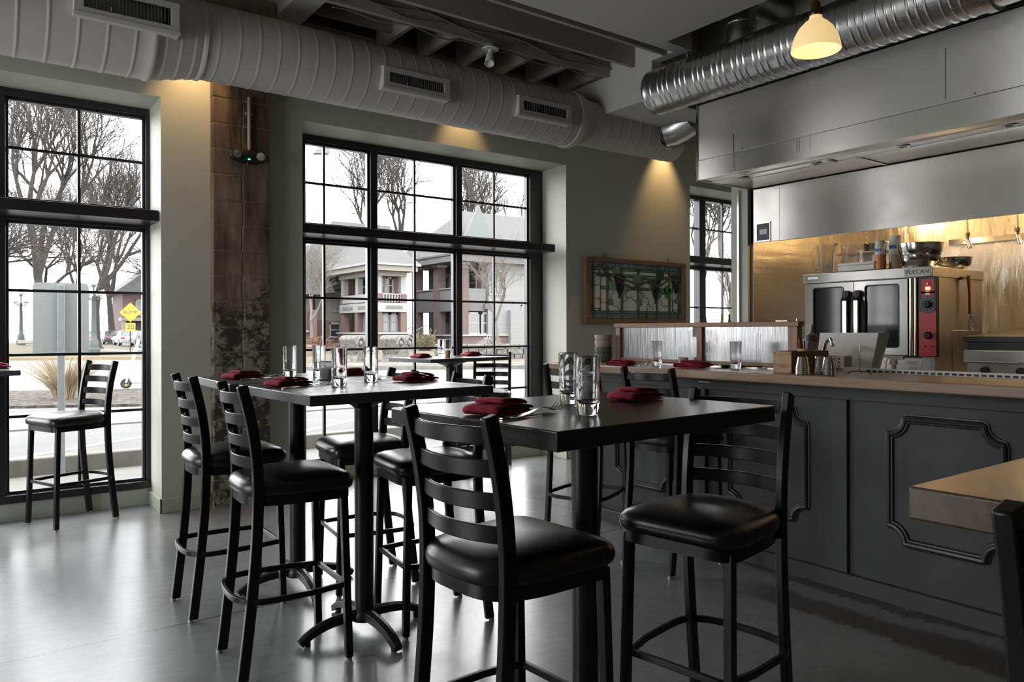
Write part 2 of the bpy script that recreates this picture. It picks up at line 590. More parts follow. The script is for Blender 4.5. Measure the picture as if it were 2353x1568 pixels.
    t.links.new(bp.outputs['Normal'], b.inputs['Normal'])
    return m


def block_mat():
    """old concrete blocks: brown stain above, flaking dark paint below"""
    m, t, b = node_mat('bare_block_masonry')
    g = N(t, 'ShaderNodeNewGeometry')
    sep = N(t, 'ShaderNodeSeparateXYZ')
    t.links.new(g.outputs['Position'], sep.inputs[0])
    n1 = N(t, 'ShaderNodeTexNoise', Scale=5.0, Detail=8.0, Roughness=0.65)
    n2 = N(t, 'ShaderNodeTexNoise', Scale=11.0, Detail=9.0, Roughness=0.7)
    mp = N(t, 'ShaderNodeMapping'); mp.inputs['Scale'].default_value = (9, 9, 1.6)
    n3 = N(t, 'ShaderNodeTexNoise', Scale=1.0, Detail=6.0, Roughness=0.6)
    t.links.new(g.outputs['Position'], n1.inputs['Vector']); t.links.new(g.outputs['Position'], n2.inputs['Vector'])
    t.links.new(g.outputs['Position'], mp.inputs['Vector']); t.links.new(mp.outputs['Vector'], n3.inputs['Vector'])
    up = N(t, 'ShaderNodeValToRGB')
    e = up.color_ramp.elements
    e[0].position = 0.32; e[0].color = (0.055, 0.038, 0.028, 1)
    e[1].position = 0.68; e[1].color = (0.27, 0.205, 0.155, 1)
    k = e.new(0.5); k.color = (0.16, 0.115, 0.084, 1)
    t.links.new(n3.outputs['Fac'], up.inputs['Fac'])
    lo = N(t, 'ShaderNodeValToRGB')
    e = lo.color_ramp.elements
    lo.color_ramp.interpolation = 'LINEAR'
    e[0].position = 0.47; e[0].color = (0.055, 0.05, 0.042, 1)
    e[1].position = 0.54; e[1].color = (0.27, 0.24, 0.20, 1)
    t.links.new(n2.outputs['Fac'], lo.inputs['Fac'])
    # blend by height with a ragged edge
    ad = N(t, 'ShaderNodeMath', operation='MULTIPLY_ADD')
    t.links.new(n1.outputs['Fac'], ad.inputs[0]); ad.inputs[1].default_value = 1.2
    t.links.new(sep.outputs['Z'], ad.inputs[2])
    mr = N(t, 'ShaderNodeMapRange')
    mr.inputs['From Min'].default_value = 2.1; mr.inputs['From Max'].default_value = 2.3
    t.links.new(ad.outputs[0], mr.inputs['Value'])
    mx = N(t, 'ShaderNodeMix', data_type='RGBA')
    t.links.new(mr.outputs['Result'], mx.inputs[0])
    t.links.new(lo.outputs['Color'], mx.inputs[6]); t.links.new(up.outputs['Color'], mx.inputs[7])
    t.links.new(mx.outputs[2], b.inputs['Base Color'])
    b.inputs['Roughness'].default_value = 0.85
    b.inputs['Specular IOR Level'].default_value = 0.2
    bp = N(t, 'ShaderNodeBump', Strength=0.5, Distance=0.008)
    t.links.new(n2.outputs['Fac'], bp.inputs['Height'])
    t.links.new(bp.outputs['Normal'], b.inputs['Normal'])
    return m


def glowing_shade():
    m, t, b = node_mat('lit_opal_glass')
    b.inputs['Base Color'].default_value = (0.85, 0.72, 0.48, 1)
    b.inputs['Roughness'].default_value = 0.25
    b.inputs['Emission Color'].default_value = (1.0, 0.70, 0.30, 1)
    b.inputs['Emission Strength'].default_value = 0.22
    return m


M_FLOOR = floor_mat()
M_BLOCK = block_mat()
M_SHADE = glowing_shade()
M_MORTAR = mat('block_mortar', (0.20, 0.175, 0.145), (0.27, 0.24, 0.20), scale=20, rough=0.9)
# ------------------------------------------------------------------ room shell
WY = 5.95      # room face of the window wall
FY = 6.34      # room face of the window frames
OY = 6.50      # outside face of the wall
HEAD = 3.04    # head of the window recesses
CZ = 3.70      # underside of beams and dropped ceiling

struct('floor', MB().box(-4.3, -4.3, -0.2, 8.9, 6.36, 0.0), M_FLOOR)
# window wall, in blocks between the recesses
mb = MB()
for x0, x1 in ((-4.2, -1.54), (1.19, 2.255), (5.06, 6.98), (8.45, 8.9)):
    mb.box(x0, WY, 0.0, x1, OY, 4.2)
for x0, x1 in ((-1.54, 1.19), (2.255, 5.06)):
    mb.box(x0, WY, HEAD, x1, OY, 4.2)
mb.box(6.98, WY, HEAD, 8.45, OY, 4.2)
mb.box(6.98, WY, 0.0, 8.45, OY, 0.9)
for x0, x1 in ((-1.54, 1.19), (2.255, 5.06)):
    mb.box(x0, FY - 0.005, -0.02, x1, OY, 0.125)
struct('wall_window_side', mb, M_WALL, smooth=0)
mb = MB()
LEFT_WIN = ((2.55, 5.25),)
for y0, y1 in ((-4.3, 2.55), (5.25, 6.0)):
    mb.box(-4.3, y0, 0.0, -4.0, y1, 4.2)
for y0, y1 in LEFT_WIN:
    mb.box(-4.3, y0, 3.10, -4.0, y1, 4.2)
    mb.box(-4.3, y0, 0.0, -4.0, y1, 0.15)
struct('wall_left', mb, M_WALL, smooth=0)
struct('wall_back', MB().box(-4.3, -4.5, 0.0, 8.9, -4.3, 4.2), M_WALL, smooth=0)
struct('wall_kitchen_end', MB().box(8.7, -4.3, 0.0, 8.9, 6.0, 4.2), M_WALL, smooth=0)

# baseboards
mb = MB()
for x0, x1 in ((-4.0, -1.54), (1.175, 1.53), (1.96, 2.27), (5.045, 6.98)):
    mb.box(x0, WY - 0.016, 0.0, x1, WY + 0.002, 0.105)
for xr, s in ((1.19, -1), (-1.54, 1), (5.06, -1), (2.255, 1)):
    a, bb = sorted((xr, xr + s * 0.016))
    mb.box(a, WY - 0.016, 0.0, bb, FY - 0.006, 0.105)
struct('baseboard_window_side', mb, M_TRIM, bevel=0.003)

# dropped ceiling, its edge, and the deck above the open joists
struct('ceiling', MB().box(-4.3, -4.3, CZ, 4.70, 4.37, 4.15).box(4.70, 4.25, CZ, 5.02, 4.37, 4.15), M_CEIL, smooth=0)
struct('trim_ceiling_deck', MB().box(-4.3, 4.37, 4.08, 8.9, 6.5, 4.2), M_DECK, smooth=0)
struct('ceiling_kitchen', MB().box(4.70, -4.3, 4.10, 8.9, 4.25, 4.2).box(5.02, 4.25, 4.10, 8.9, 4.37, 4.2), M_CEIL, smooth=0)
# soffit that closes the joist bay, and the wall above the hood
mb = MB().box(4.92, 4.37, CZ + 0.002, 5.02, 5.95, 4.08).box(4.92, 4.62, 3.37, 6.05, WY, CZ + 0.001)
struct('trim_soffit', mb, M_CEIL, smooth=0)
struct('wall_above_hood', MB().box(5.50, -4.3, 3.38, 5.62, 4.60, 4.10), M_WALL, smooth=0)

# boxed beam down from the deck, along the room
struct('beam_boxed', MB().box(1.935, 4.371, CZ, 2.14, WY, 4.08), M_BEAM, bevel=0.004)
# three long joists with the drywall hung behind the last one
for i, y in enumerate((5.165, 4.84, 4.46)):
    o = MB().box(2.142, y - 0.019, CZ, 4.918, y + 0.019, 4.078).build('ceiling_joist', M_JOIST, bevel=0.003)
    tag(o, ['exposed painted ceiling joist carrying the cables, nearest the big duct',
            'middle exposed painted ceiling joist, between the cable joist and the one beside the drywall',
            'exposed painted ceiling joist right beside the edge of the drywall ceiling'][i], 'joist', 'long ceiling joists')
POS = ['first short joist from the boxed beam, above the big duct', 'second short joist from the boxed beam, above the big duct',
       'third short joist from the boxed beam, left of the white spotlight', 'fourth short joist from the boxed beam, just right of the white spotlight',
       'fifth short joist from the boxed beam, above the right-hand duct grille', 'last short joist, against the white soffit']
for i, x in enumerate((2.86, 3.255, 3.65, 4.05, 4.44, 4.85)):
    o = MB().box(x - 0.02, 5.186, CZ + 0.004, x + 0.02, 5.80, 4.078).build('blocking_joist', M_JOIST, bevel=0.003)
    tag(o, POS[i], 'joist', 'short ceiling joists')
o = MB().box(2.142, 5.50, CZ + 0.05, 2.838, 5.54, 4.078).build('header_joist', M_JOIST, bevel=0.003)
tag(o, 'short painted header board between the boxed beam and the first short joist', 'joist')
struct('trim_wall_plate', MB().box(-4.0, 5.80, CZ + 0.0, 1.93, WY, CZ + 0.09).box(2.142, 5.80, CZ + 0.0, 4.918, WY, CZ + 0.09), M_JOIST, bevel=0.004)
struct('trim_plate_wall', MB().box(2.142, 5.90, CZ + 0.09, 4.918, WY + .001, 4.08), M_DECK, smooth=0)
o = MB().box(-4.0, 5.1, CZ + 0.02, 1.933, 5.14, 4.078).box(-4.0, 4.6, CZ + 0.02, 1.933, 4.64, 4.078).build('ceiling_joist', M_JOIST)
tag(o, 'painted joists left of the boxed beam, mostly hidden above the duct', 'joist')
# stub of pipe and rough block where the beam meets the wall
t = thing('ceiling_pipe', 'short bent white pipe end above the duct, left of the boxed beam', 'pipe', (1.55, 5.55, 3.82))
MB().tube([(-0.02, 0, 0.24), (-0.02, 0, 0.06), (0.0, 0, 0.01), (0.04, 0, -0.02), (0.10, 0, -0.03)], 0.016, 10).build('pipe', M_WPLAST, t)
single('rough_block', MB().box(1.78, 5.62, 3.66, 1.93, 5.79, 3.80), mat('rough_mortar', (0.42, 0.37, 0.31), (0.28, 0.24, 0.20), scale=18, rough=0.95, bump=0.8, bdist=0.02),
       'crumbling masonry block beside the boxed beam above the duct', 'block', bevel=0.012)


# ------------------------------------------------------------------ windows
def window(n, x0, x1, mull, munt, ledge, ledge_l, jw, mw):
    """black steel window: two tiers of divided lights and a deep ledge between them"""
    t = thing('window_%d' % n, None, None, (0, 0, 0))
    t['kind'] = 'structure'
    zb, z1, z2, zt = 0.125, 2.115, 2.26, 2.985
    s = 0.020
    fr = MB()
    y0, y1 = FY, FY + 0.10
    fr.box(x0, y0, zt, x1, y1, HEAD)                      # head
    fr.box(x0, y0 - 0.02, zb, x1, y1, zb + 0.055)         # sill rail
    fr.box(x0, y0, z1, x1, y1, z2)                        # transom rail
    for a, bb in [(x0, x0 + jw), (x1 - jw, x1)] + [(m, m + mw) for m in mull]:
        fr.box(a, y0 - 0.002, zb + 0.01, bb, y1, HEAD - 0.002)
    fr.build('window_frame', M_BLACKF, t, bevel=0.004)
    # thin sashes inside each light
    edges = [x0 + jw] + [e for m in mull for e in (m, m + mw)] + [x1 - jw]
    zl = zb + 0.056
    sash = MB()
    for k in range(0, len(edges), 2):
        a, bb = edges[k], edges[k + 1]
        for za, zc in ((zl, z1), (z2, zt)):
            sash.box(a, y0 + 0.03, za, a + s, y1 - 0.02, zc).box(bb - s, y0 + 0.03, za, bb, y1 - 0.02, zc)
            sash.box(a + s, y0 + 0.03, za, bb - s, y1 - 0.02, za + s).box(a + s, y0 + 0.03, zc - s, bb - s, y1 - 0.02, zc)
    sash.build('sash', M_BLACKF, t, bevel=0.003)
    mu = MB()
    for xm in munt:
        mu.box(xm - 0.010, y0 + 0.045, zl + s, xm + 0.010, y0 + 0.075, z1 - s)
        mu.box(xm - 0.010, y0 + 0.045, z2 + s, xm + 0.010, y0 + 0.075, zt - s)
    for k in range(0, len(edges), 2):
        for z in (0.725, 1.162, 1.622, 2.632):
            mu.box(edges[k] + s, y0 + 0.048, z - 0.010, edges[k + 1] - s, y0 + 0.072, z + 0.010)
    mu.build('muntin', M_BLACKF, t)
    pn = MB()
    for k in range(0, len(edges), 2):
        for za, zc in ((zl + s, z1 - s), (z2 + s, zt - s)):
            pn.quad((edges[k] + s, y0 + 0.06, za), (edges[k + 1] - s, y0 + 0.06, za), (edges[k + 1] - s, y0 + 0.06, zc), (edges[k] + s, y0 + 0.06, zc))
    pn.build('pane', M_PANE, t, smooth=0)
    if ledge:
        MB().box(ledge_l, 5.995, 2.138, ledge, FY + 0.01, 2.215).build('window_ledge', M_BLACKF, t, bevel=0.003)
    return t


window(1, -1.54, 1.19, (-0.67, 0.208), (-1.10, -0.19, 0.718), 1.185, -1.535, 0.030, 0.056)
window(2, 2.255, 5.06, (3.047, 3.973), (2.618, 3.529, 4.457), 4.95, 2.26, 0.168, 0.066)
# kitchen-side window, sill at counter height
tk = thing('window_3', None, None)
tk['kind'] = 'structure'
fr = MB()
kx0, kx1 = 6.98, 8.45
for b_ in ((kx0, FY, 2.99, kx1, FY + .1, HEAD), (kx0, FY, 0.9, kx1, FY + .1, 0.98), (kx0, FY, 2.10, kx1, FY + .1, 2.275),
           (kx0, FY, .9, kx0 + .08, FY + .1, HEAD), (kx1 - .08, FY, .9, kx1, FY + .1, HEAD), (7.62, FY - .002, .9, 7.74, FY + .1, HEAD)):
    fr.box(*b_)
fr.build('window_frame', M_BLACKF, tk, bevel=0.004)
mu = MB()
for z in (1.30, 1.622, 2.632):
    mu.box(kx0 + .08, FY + .048, z - .01, kx1 - .08, FY + .072, z + .01)
mu.box(8.13, FY + .045, .98, 8.15, FY + .075, 2.1).box(8.13, FY + .045, 2.28, 8.15, FY + .075, 2.99)
mu.build('muntin', M_BLACKF, tk)
MB().quad((kx0 + .08, FY + .06, .98), (kx1 - .08, FY + .06, .98), (kx1 - .08, FY + .06, 2.99), (kx0 + .08, FY + .06, 2.99)).build('pane', M_PANE, tk, smooth=0)
MB().box(kx0 + .002, 5.995, 2.138, kx1 - .002, FY + 0.01, 2.215).build('window_ledge', M_BLACKF, tk, bevel=0.003)
# windows of the left and back walls (outside the picture, seen only as reflections)
for n, (y0, y1) in enumerate(LEFT_WIN):
    t = thing('window_%d' % (n + 4), None, None)
    t['kind'] = 'structure'
    fr = MB()
    xa, xb = -4.2, -4.1
    for z0, z1 in ((0.15, 0.25), (2.10, 2.275), (3.02, 3.10)): fr.box(xa, y0, z0, xb, y1, z1)
    for yy in (y0, y0 + 0.86, y0 + 1.76, y1 - 0.08): fr.box(xa, yy, 0.15, xb, yy + 0.08, 3.10)
    fr.build('window_frame', M_BLACKF, t)
    MB().quad((-4.15, y0, .2), (-4.15, y1, .2), (-4.15, y1, 3.05), (-4.15, y0, 3.05)).build('pane', M_PANE, t, smooth=0)
# ------------------------------------------------------------------ block pillar
t = thing('block_pillar', 'bare stained concrete block pillar between the two windows', 'pillar', (0, 0, 0))
px0, px1, py0 = 1.535, 1.957, WY - 0.085
mb = MB()
z = 0.02
k = 0
rnd = random.Random(3)
while z < 3.66:
    h = 0.192
    spl = px0 + (px1 - px0) * (0.52 if k % 2 else 0.50)
    for a, bb in ((px0, spl - 0.004), (spl + 0.004, px1)):
        j = rnd.uniform(-0.003, 0.003)
        mb.box(a, py0 + j, z, bb, WY, z + h - 0.007)
    z += h
    k += 1
mb.build('block', M_BLOCK, t, bevel=0.005)
MB().box(px0 + 0.004, py0 + 0.006, 0.0, px1 - 0.004, WY - 0.001, 3.69).build('mortar', M_MORTAR, t, smooth=0)

# emergency light and its conduit on the pillar
t = thing('emergency_light', 'black oval emergency light with two round lamp heads on the block pillar', 'emergency light', (1.783, py0 - 0.005, 2.665))
mb = MB()
R = []
for k in range(9):
    a = k / 8 * pi / 2
    s_, d_ = cos(a) * 0.94 + 0.06, sin(a)
    R.append([(0.142 * s_ * cos(2 * pi * i / 36), -0.055 * d_, 0.055 * s_ * sin(2 * pi * i / 36)) for i in range(36)])
mb.rings(R, True, True, True)
mb.build('housing', M_BLACKP, t)
for sx in (-1, 1):
    h = MB().lathe([(0.0, 0.0), (0.036, 0.0), (0.040, 0.012), (0.036, 0.026), (0.030, 0.028)], (0, 0, 0), 24)
    h.xf(Matrix.Translation((sx * 0.094, -0.035, 0.0)) @ Matrix.Rotation(sx * -0.25, 4, 'Z') @ Matrix.Rotation(pi / 2, 4, 'X'))
    ho = h.build('lamp_head', M_BLACKP, t)
    l = MB().lathe([(0.0001, 0.031), (0.018, 0.0305), (0.031, 0.028), (0.033, 0.024)], (0, 0, 0), 24)
    l.xf(Matrix.Translation((sx * 0.094, -0.035, 0.0)) @ Matrix.Rotation(sx * -0.25, 4, 'Z') @ Matrix.Rotation(pi / 2, 4, 'X'))
    l.build('lens', mat('lamp_lens', (0.55, 0.56, 0.57), (0.30, 0.31, 0.32), scale=160, rough=0.15, metal=0.5), ho)
MB().box(-0.007, -0.0585, -0.033, 0.007, -0.052, -0.025).build('status_light', mat('green_led', (0.02, 0.5, 0.05), emit=(0.05, 1.0, 0.12), estr=2.5), t)
MB().cyl((0, -0.03, -0.052), (0, -0.03, -0.072), 0.016, 0.010).build('test_knob', M_BLACKP, t)
t = thing('conduit', 'grey electrical conduit running from the duct down to the emergency light', 'conduit', (1.797, py0 - 0.016, 2.70))
MB().tube([(0, 0, 0.01), (0, 0, 0.2), (0.0, 0.0, 0.42)], 0.0135, 12).build('pipe', mat('conduit_grey', (0.30, 0.27, 0.24), rough=0.45), t)
MB().box(-0.030, -0.002, 0.285, 0.030, 0.014, 0.305).build('strap', M_CABLE, t, bevel=0.002)


# ------------------------------------------------------------------ kitchen partition, its steel corner guard and splash walls
struct('wall_partition', MB().box(6.02, 4.435, 0.0, 7.35, 4.62, 4.1), M_WALL, smooth=0)
t = thing('corner_guard', 'slim stainless corner guard on the green partition beside the hood', 'corner guard', (6.0, 4.53, 0))
MB().box(0.006, -0.012, 0.0, 0.016, 0.016, 2.66).box(-0.004, -0.012, 0.0, 0.006, -0.006, 2.66).build('guard', M_STEELP, t, bevel=0.001)
struct('wall_partition_steel', MB().box(6.065, 4.405, 0.6, 7.20, 4.432, 2.66), mat('dark_stainless', (0.40, 0.385, 0.37), rough=0.25, rough2=0.38, metal=1.0, scale=30, stretch=(1, 1, 12), bump=0.2, bscale=1.5, bdist=0.02), smooth=0)
M_BACKSP = mat('warm_stainless_splash', (0.52, 0.47, 0.40), rough=0.24, rough2=0.42, metal=1.0, scale=8, stretch=(1, 4, 1), bump=0.5, bscale=2.2, bdist=0.03)
struct('wall_kitchen_splash', MB().box(7.16, -4.3, 0.0, 7.20, 4.41, 3.4), M_BACKSP, smooth=0)
# ------------------------------------------------------------------ big painted round duct along the window wall
DY, DZ = 5.42, 3.315
t = thing('round_duct', 'huge painted round supply duct running along the top of the window wall', 'duct', (0, DY, DZ))


def duct_run(prof, c_axis='x', n=48):
    R = []
    for a, r in prof:
        if c_axis == 'x': R.append([(a, r * cos(2 * pi * i / n), r * sin(2 * pi * i / n)) for i in range(n)])
        else: R.append([(r * cos(2 * pi * i / n), a, r * sin(2 * pi * i / n)) for i in range(n)])
    return R


def ribbed(x0, x1, r0, r1, pitch, h=0.004, wdt=0.010):
    p = [(x0, r0)]
    x = x0 + pitch * 0.5
    while x < x1 - wdt:
        r = r0 + (r1 - r0) * (x - x0) / (x1 - x0)
        p += [(x - wdt * 1.6, r), (x - wdt, r), (x - wdt * .35, r + h), (x + wdt * .35, r + h), (x + wdt, r), (x + wdt * 1.6, r)]
        x += pitch
    return p + [(x1, r1)]


prof = ribbed(-3.99, 0.98, 0.335, 0.322, 0.155) + [(0.99, 0.330), (1.02, 0.330)] + ribbed(1.03, 1.30, 0.318, 0.262, 0.09, 0.003) + \
    [(1.305, 0.268), (1.33, 0.268)] + ribbed(1.335, 4.60, 0.256, 0.252, 0.135, 0.0025) + [(4.605, 0.262), (4.66, 0.262)]
MB().rings(duct_run(prof), True, True, False).build('duct_body', M_DUCT, t, smooth=60)
prof2 = [(4.66, 0.262), (4.70, 0.245), (4.76, 0.222)] + ribbed(4.77, 6.06, 0.212, 0.208, 0.14, 0.003)
MB().rings(duct_run(prof2), True, False, True).build('reducer', M_DUCT, t, smooth=60)
# galvanised take-off from the end of the duct, turning up to the hood
pts = [(5.95, -0.02, 0.0)]
mb = MB()
mb.tube([(5.78, -0.16, 0.02), (5.83, -0.24, 0.04), (5.86, -0.33, 0.075), (5.88, -0.44, 0.12)], 0.155, 24)
mb.torus((5.80, -0.185, 0.025), 0.16, 0.014, 28, 6, 'y')
mb.torus((5.865, -0.345, 0.08), 0.156, 0.010, 28, 6, 'y')
mb.build('takeoff', M_GALV, t, smooth=60)


def vent(label, x0, x1, z0, z1, yf, nb):
    t = thing('duct_grille', label, 'grille', ((x0 + x1) / 2, yf, (z0 + z1) / 2), 0, 'supply grilles on the big duct')
    hx, hz = (x1 - x0) / 2, (z1 - z0) / 2
    b = 0.052
    fr = MB()
    fr.box(-hx, -0.006, hz - 0.038, hx, 0.012, hz).box(-hx, -0.006, -hz, hx, 0.012, -hz + 0.038)
    fr.box(-hx, -0.006, -hz + 0.038, -hx + b, 0.012, hz - 0.038).box(hx - b, -0.006, -hz + 0.038, hx, 0.012, hz - 0.038)
    fr.build('grille_frame', M_DUCT, t, bevel=0.002)
    lip = MB()
    lip.box(-hx, 0.013, -hz - 0.012, hx, 0.16, -hz + 0.004).box(-hx, 0.013, hz - 0.006, hx, 0.13, hz + 0.004)
    lip.box(-hx, 0.013, -hz + .005, -hx + 0.006, 0.14, hz - .007).box(hx - 0.006, 0.013, -hz + .005, hx, 0.14, hz - .007)
    lip.box(-hx - 0.004, -0.010, -hz - 0.014, hx + 0.004, -0.004, -hz + 0.006)
    lip.build('collar', M_DUCTW, t)
    MB().box(-hx + b, 0.05, -hz + 0.038, hx - b, 0.055, hz - 0.038).build('backing', M_VENTIN, t, smooth=0)
    bl = MB()
    for i in range(nb):
        x = -hx + b + (i + 0.5) * (2 * hx - 2 * b) / nb
        bl.add([(x - 0.004, 0.0, -hz + .036), (x + 0.004, 0.03, -hz + .036), (x + 0.004, 0.03, hz - .036), (x - 0.004, 0.0, hz - .036)], [(0, 1, 2, 3)])
    bl.build('blade', M_VENTF, t, smooth=0, solid=0.0016)
    mb = MB().box(-hx * 0.35, -0.014, -hz * 0.55, -hx * 0.33, 0.01, -hz * 0.30)
    mb.build('lever', M_STEELP, t)


vent('wide slatted grille on the duct above the left window', 0.545, 1.125, 3.20, 3.385, 5.06, 24)
vent('slatted grille on the duct above the middle of the big window', 2.575, 3.155, 3.17, 3.325, 5.135, 26)
vent('slatted grille on the duct closest to the metal hood', 3.845, 4.43, 3.18, 3.335, 5.135, 26)

# cables along the first joist
mb = MB()
rnd = random.Random(5)
for k in range(4):
    pts = []
    for i in range(40):
        x = 2.2 + i * (4.9 - 2.2) / 39
        pts.append((x, 5.165 - 0.032 - 0.012 * (k % 2) + 0.006 * sin(i * .9 + k), CZ + 0.05 + 0.033 * k + 0.02 * sin(i * 0.55 + k * 2)))
    mb.tube(pts, 0.0065, 6)
single('cable_bundle', mb, M_CABLE, 'grey bundle of cables strung along the exposed ceiling joist', 'cables')
mb = MB()
pts = [(2.2 + i * .09, 5.20 + 0.012 * sin(i * .7), CZ - 0.012 + 0.014 * sin(i * 1.1)) for i in range(30)]
mb.tube(pts, 0.006, 6)
single('loose_cable', mb, M_CABLE, 'single grey cable sagging under the first ceiling joist', 'cable')

# white spotlight under the first joist
t = thing('spotlight', 'small white spotlight on a round plate under the cable joist', 'spotlight', (3.56, 5.15, CZ))
MB().cyl((0, 0, -0.001), (0, 0, -0.028), 0.055, 0.055, 24).build('junction_box', M_CABLE, t, bevel=0.003)
MB().lathe([(0.0001, -0.044), (0.070, -0.042), (0.072, -0.034), (0.06, -0.029), (0.0001, -0.029)], (0, 0, 0), 32).build('mounting_plate', M_WHITE, t)
MB().cyl((0, 0, -0.044), (0, 0, -0.075), 0.018, 0.014, 16).sphere((0, 0, -0.082), 0.017, 14, 8).build('swivel', M_WHITE, t)
h = MB().lathe([(0.0001, 0.0), (0.026, 0.002), (0.030, 0.012), (0.040, 0.10), (0.041, 0.108), (0.036, 0.108), (0.034, 0.09), (0.0001, 0.085)], (0, 0, 0), 24)
h.xf(Matrix.Translation((0.0, 0.005, -0.075)) @ Matrix.Rotation(radians(18), 4, 'Y') @ Matrix.Rotation(radians(160), 4, 'X'))
h.build('lamp_head', M_WHITE, t)


def spot(name, loc, target, power, size_deg, color=(1.0, 0.62, 0.27), blend=0.9, radius=0.03):
    l = bpy.data.lights.new(name, 'SPOT')
    l.energy = power
    l.color = color
    l.spot_size = radians(size_deg)
    l.spot_blend = blend
    l.shadow_soft_size = radius
    o = bpy.data.objects.new(name, l)
    COL.objects.link(o)
    o.location = loc
    d = Vector(target) - Vector(loc)
    o.rotation_euler = d.to_track_quat('-Z', 'Y').to_euler()
    return o


# the accent lamps that make the warm pools on the window wall (fixtures hidden behind the duct)
def accent(x, label, power, zt, dx=0.0, ang=48):
    t = thing('accent_lamp', label, 'spotlight', (x, 5.735, 3.70))
    MB().cyl((0, 0, 0.0), (0, 0, -0.035), 0.03, 0.03, 16).cyl((0, 0, -0.035), (0, 0.010, -0.085), 0.028, 0.034, 16).build('lamp_head', M_WHITE, t)
    s = spot('accent_light', (0, 0.012, -0.10), (dx, 0.215, zt - 3.70), power, ang)
    s.parent = t


accent(1.40, 'small lamp hidden behind the duct beside the block pillar', 14, 2.55, 0, 70)
accent(3.78, 'small lamp hidden behind the duct over the big window', 8, 2.9, 0, 66)
accent(6.50, 'small lamp hidden behind the duct over the stained glass panel', 16, 2.55, 0, 66)

# ------------------------------------------------------------------ galvanised spiral duct over the hood
GX, GZ, GR = 4.95, 3.415, 0.190
t = thing('spiral_duct', 'shiny galvanised spiral duct hanging in front of the steel hood', 'duct', (GX, 0, GZ))
prof = [(4.60, 0.02), (4.602, GR - 0.004), (4.595, GR + 0.004), (4.575, GR + 0.004), (4.57, GR)]
y = 4.50
k = 0
while y > 1.98:
    prof += [(y + .013, GR), (y + .009, GR), (y + .003, GR + 0.0045), (y - .003, GR + 0.0045), (y - .009, GR), (y - .013, GR)]
    y -= 0.052 if k % 3 else 0.085
    k += 1
prof += [(1.95, GR)]
R = duct_run(prof, 'y', 56)
MB().rings(R, True, True, False).build('duct_body', M_GALV, t, smooth=60)
prof = [(1.95, GR + .010), (1.90, GR + .010), (1.895, GR - .01), (1.80, GR - .012), (1.72, GR - .03), (1.715, GR - .02), (1.66, GR - .02), (1.655, GR - .035), (-1.0, GR - .035)]
MB().rings(duct_run(prof, 'y', 48), True, False, True).build('coupling', M_GALV, t, smooth=60)
# collar and elbow turning back to the wall
mb = MB()
mb.cyl((0, 3.70, 0.10), (0, 3.70, 0.30), 0.125, 0.112, 32, False)
mb.torus((0, 3.70, 0.305), 0.113, 0.006, 32, 6, 'z')
pts = [(0, 3.70, 0.30)] + [(0.15 - 0.15 * cos(a), 3.70, 0.38 + 0.15 * sin(a)) for a in [i * pi / 2 / 6 for i in range(7)]] + [(0.55, 3.70, 0.53)]
mb.sweep(pts, [(0.11 * cos(2 * pi * i / 28), 0.11 * sin(2 * pi * i / 28)) for i in range(28)], (0, 1, 0))
for i in (3, 5):
    a = i * pi / 2 / 6
mb.build('elbow', M_GALV, t, smooth=50)
# hanger wire
t = thing('hanger_wire', 'thin steel hanger wire with a gripper holding the left end of the spiral duct', 'wire', (GX, 4.24, CZ))
mb = MB()
mb.tube([(-0.2, -0.04, 0.0), (-0.02, -0.015, -0.02), (0.0, 0.0, -0.03)], 0.0022, 6)
mb.tube([(0, 0, -0.0), (0, 0, -0.06)], 0.0022, 6)
for s in (-1, 1):
    mb.tube([(0, 0, -0.055), (s * 0.06, 0, -0.085), (s * 0.13, 0.0, -0.13), (s * 0.185, 0.0, -0.20), (s * 0.198, 0, -0.285)], 0.0022, 6)
mb.build('wire', M_VENTF, t)
MB().box(-0.010, -0.008, -0.075, 0.010, 0.008, -0.045).build('gripper', M_VENTF, t, bevel=0.002)

# ------------------------------------------------------------------ pendant lamp over the bar
t = thing('pendant_lamp', 'lit opal glass pendant lamp with brass holder hanging over the bar', 'pendant lamp', (3.5, 2.166, 2.735))
prof = [(0.118, 0.0), (0.121, 0.004), (0.117, 0.030), (0.104, 0.075), (0.082, 0.115), (0.056, 0.143), (0.036, 0.158), (0.031, 0.168), (0.030, 0.182),
        (0.027, 0.182), (0.027, 0.168), (0.033, 0.154), (0.052, 0.139), (0.078, 0.111), (0.100, 0.072), (0.113, 0.029), (0.116, 0.004)]
MB().lathe(prof, (0, 0, 0), 48, True).build('lamp_shade', M_SHADE, t, smooth=60)
MB().lathe([(0.033, 0.176), (0.035, 0.184), (0.027, 0.192), (0.022, 0.206), (0.024, 0.232), (0.021, 0.244), (0.012, 0.252), (0.010, 0.268), (0.0001, 0.270)], (0, 0, 0), 24).build('lamp_holder', M_BRASS, t)
MB().cyl((0.02, 0, 0.222), (0.044, 0, 0.222), 0.004).cyl((0.044, 0, 0.222), (0.050, 0, 0.222), 0.009, 0.009, 12).build('switch_key', M_BRASS, t)
ch = MB()
z = 0.282
for k in range(18):
    a = 'x' if k % 2 else 'y'
    ch.torus((0, 0, z), 0.014, 0.0032, 14, 6, a)
    z += 0.0225
ch.tube([(0, 0, z - 0.02), (0, 0, CZ - 2.735 + 0.0)], 0.004, 8)
ch.build('chain', M_BRASS, t)
MB().sphere((0, 0, 0.075), 0.034, 16, 10).build('bulb', mat('warm_bulb', (1, 0.8, 0.5), emit=(1.0, 0.66, 0.28), estr=3.0), t)
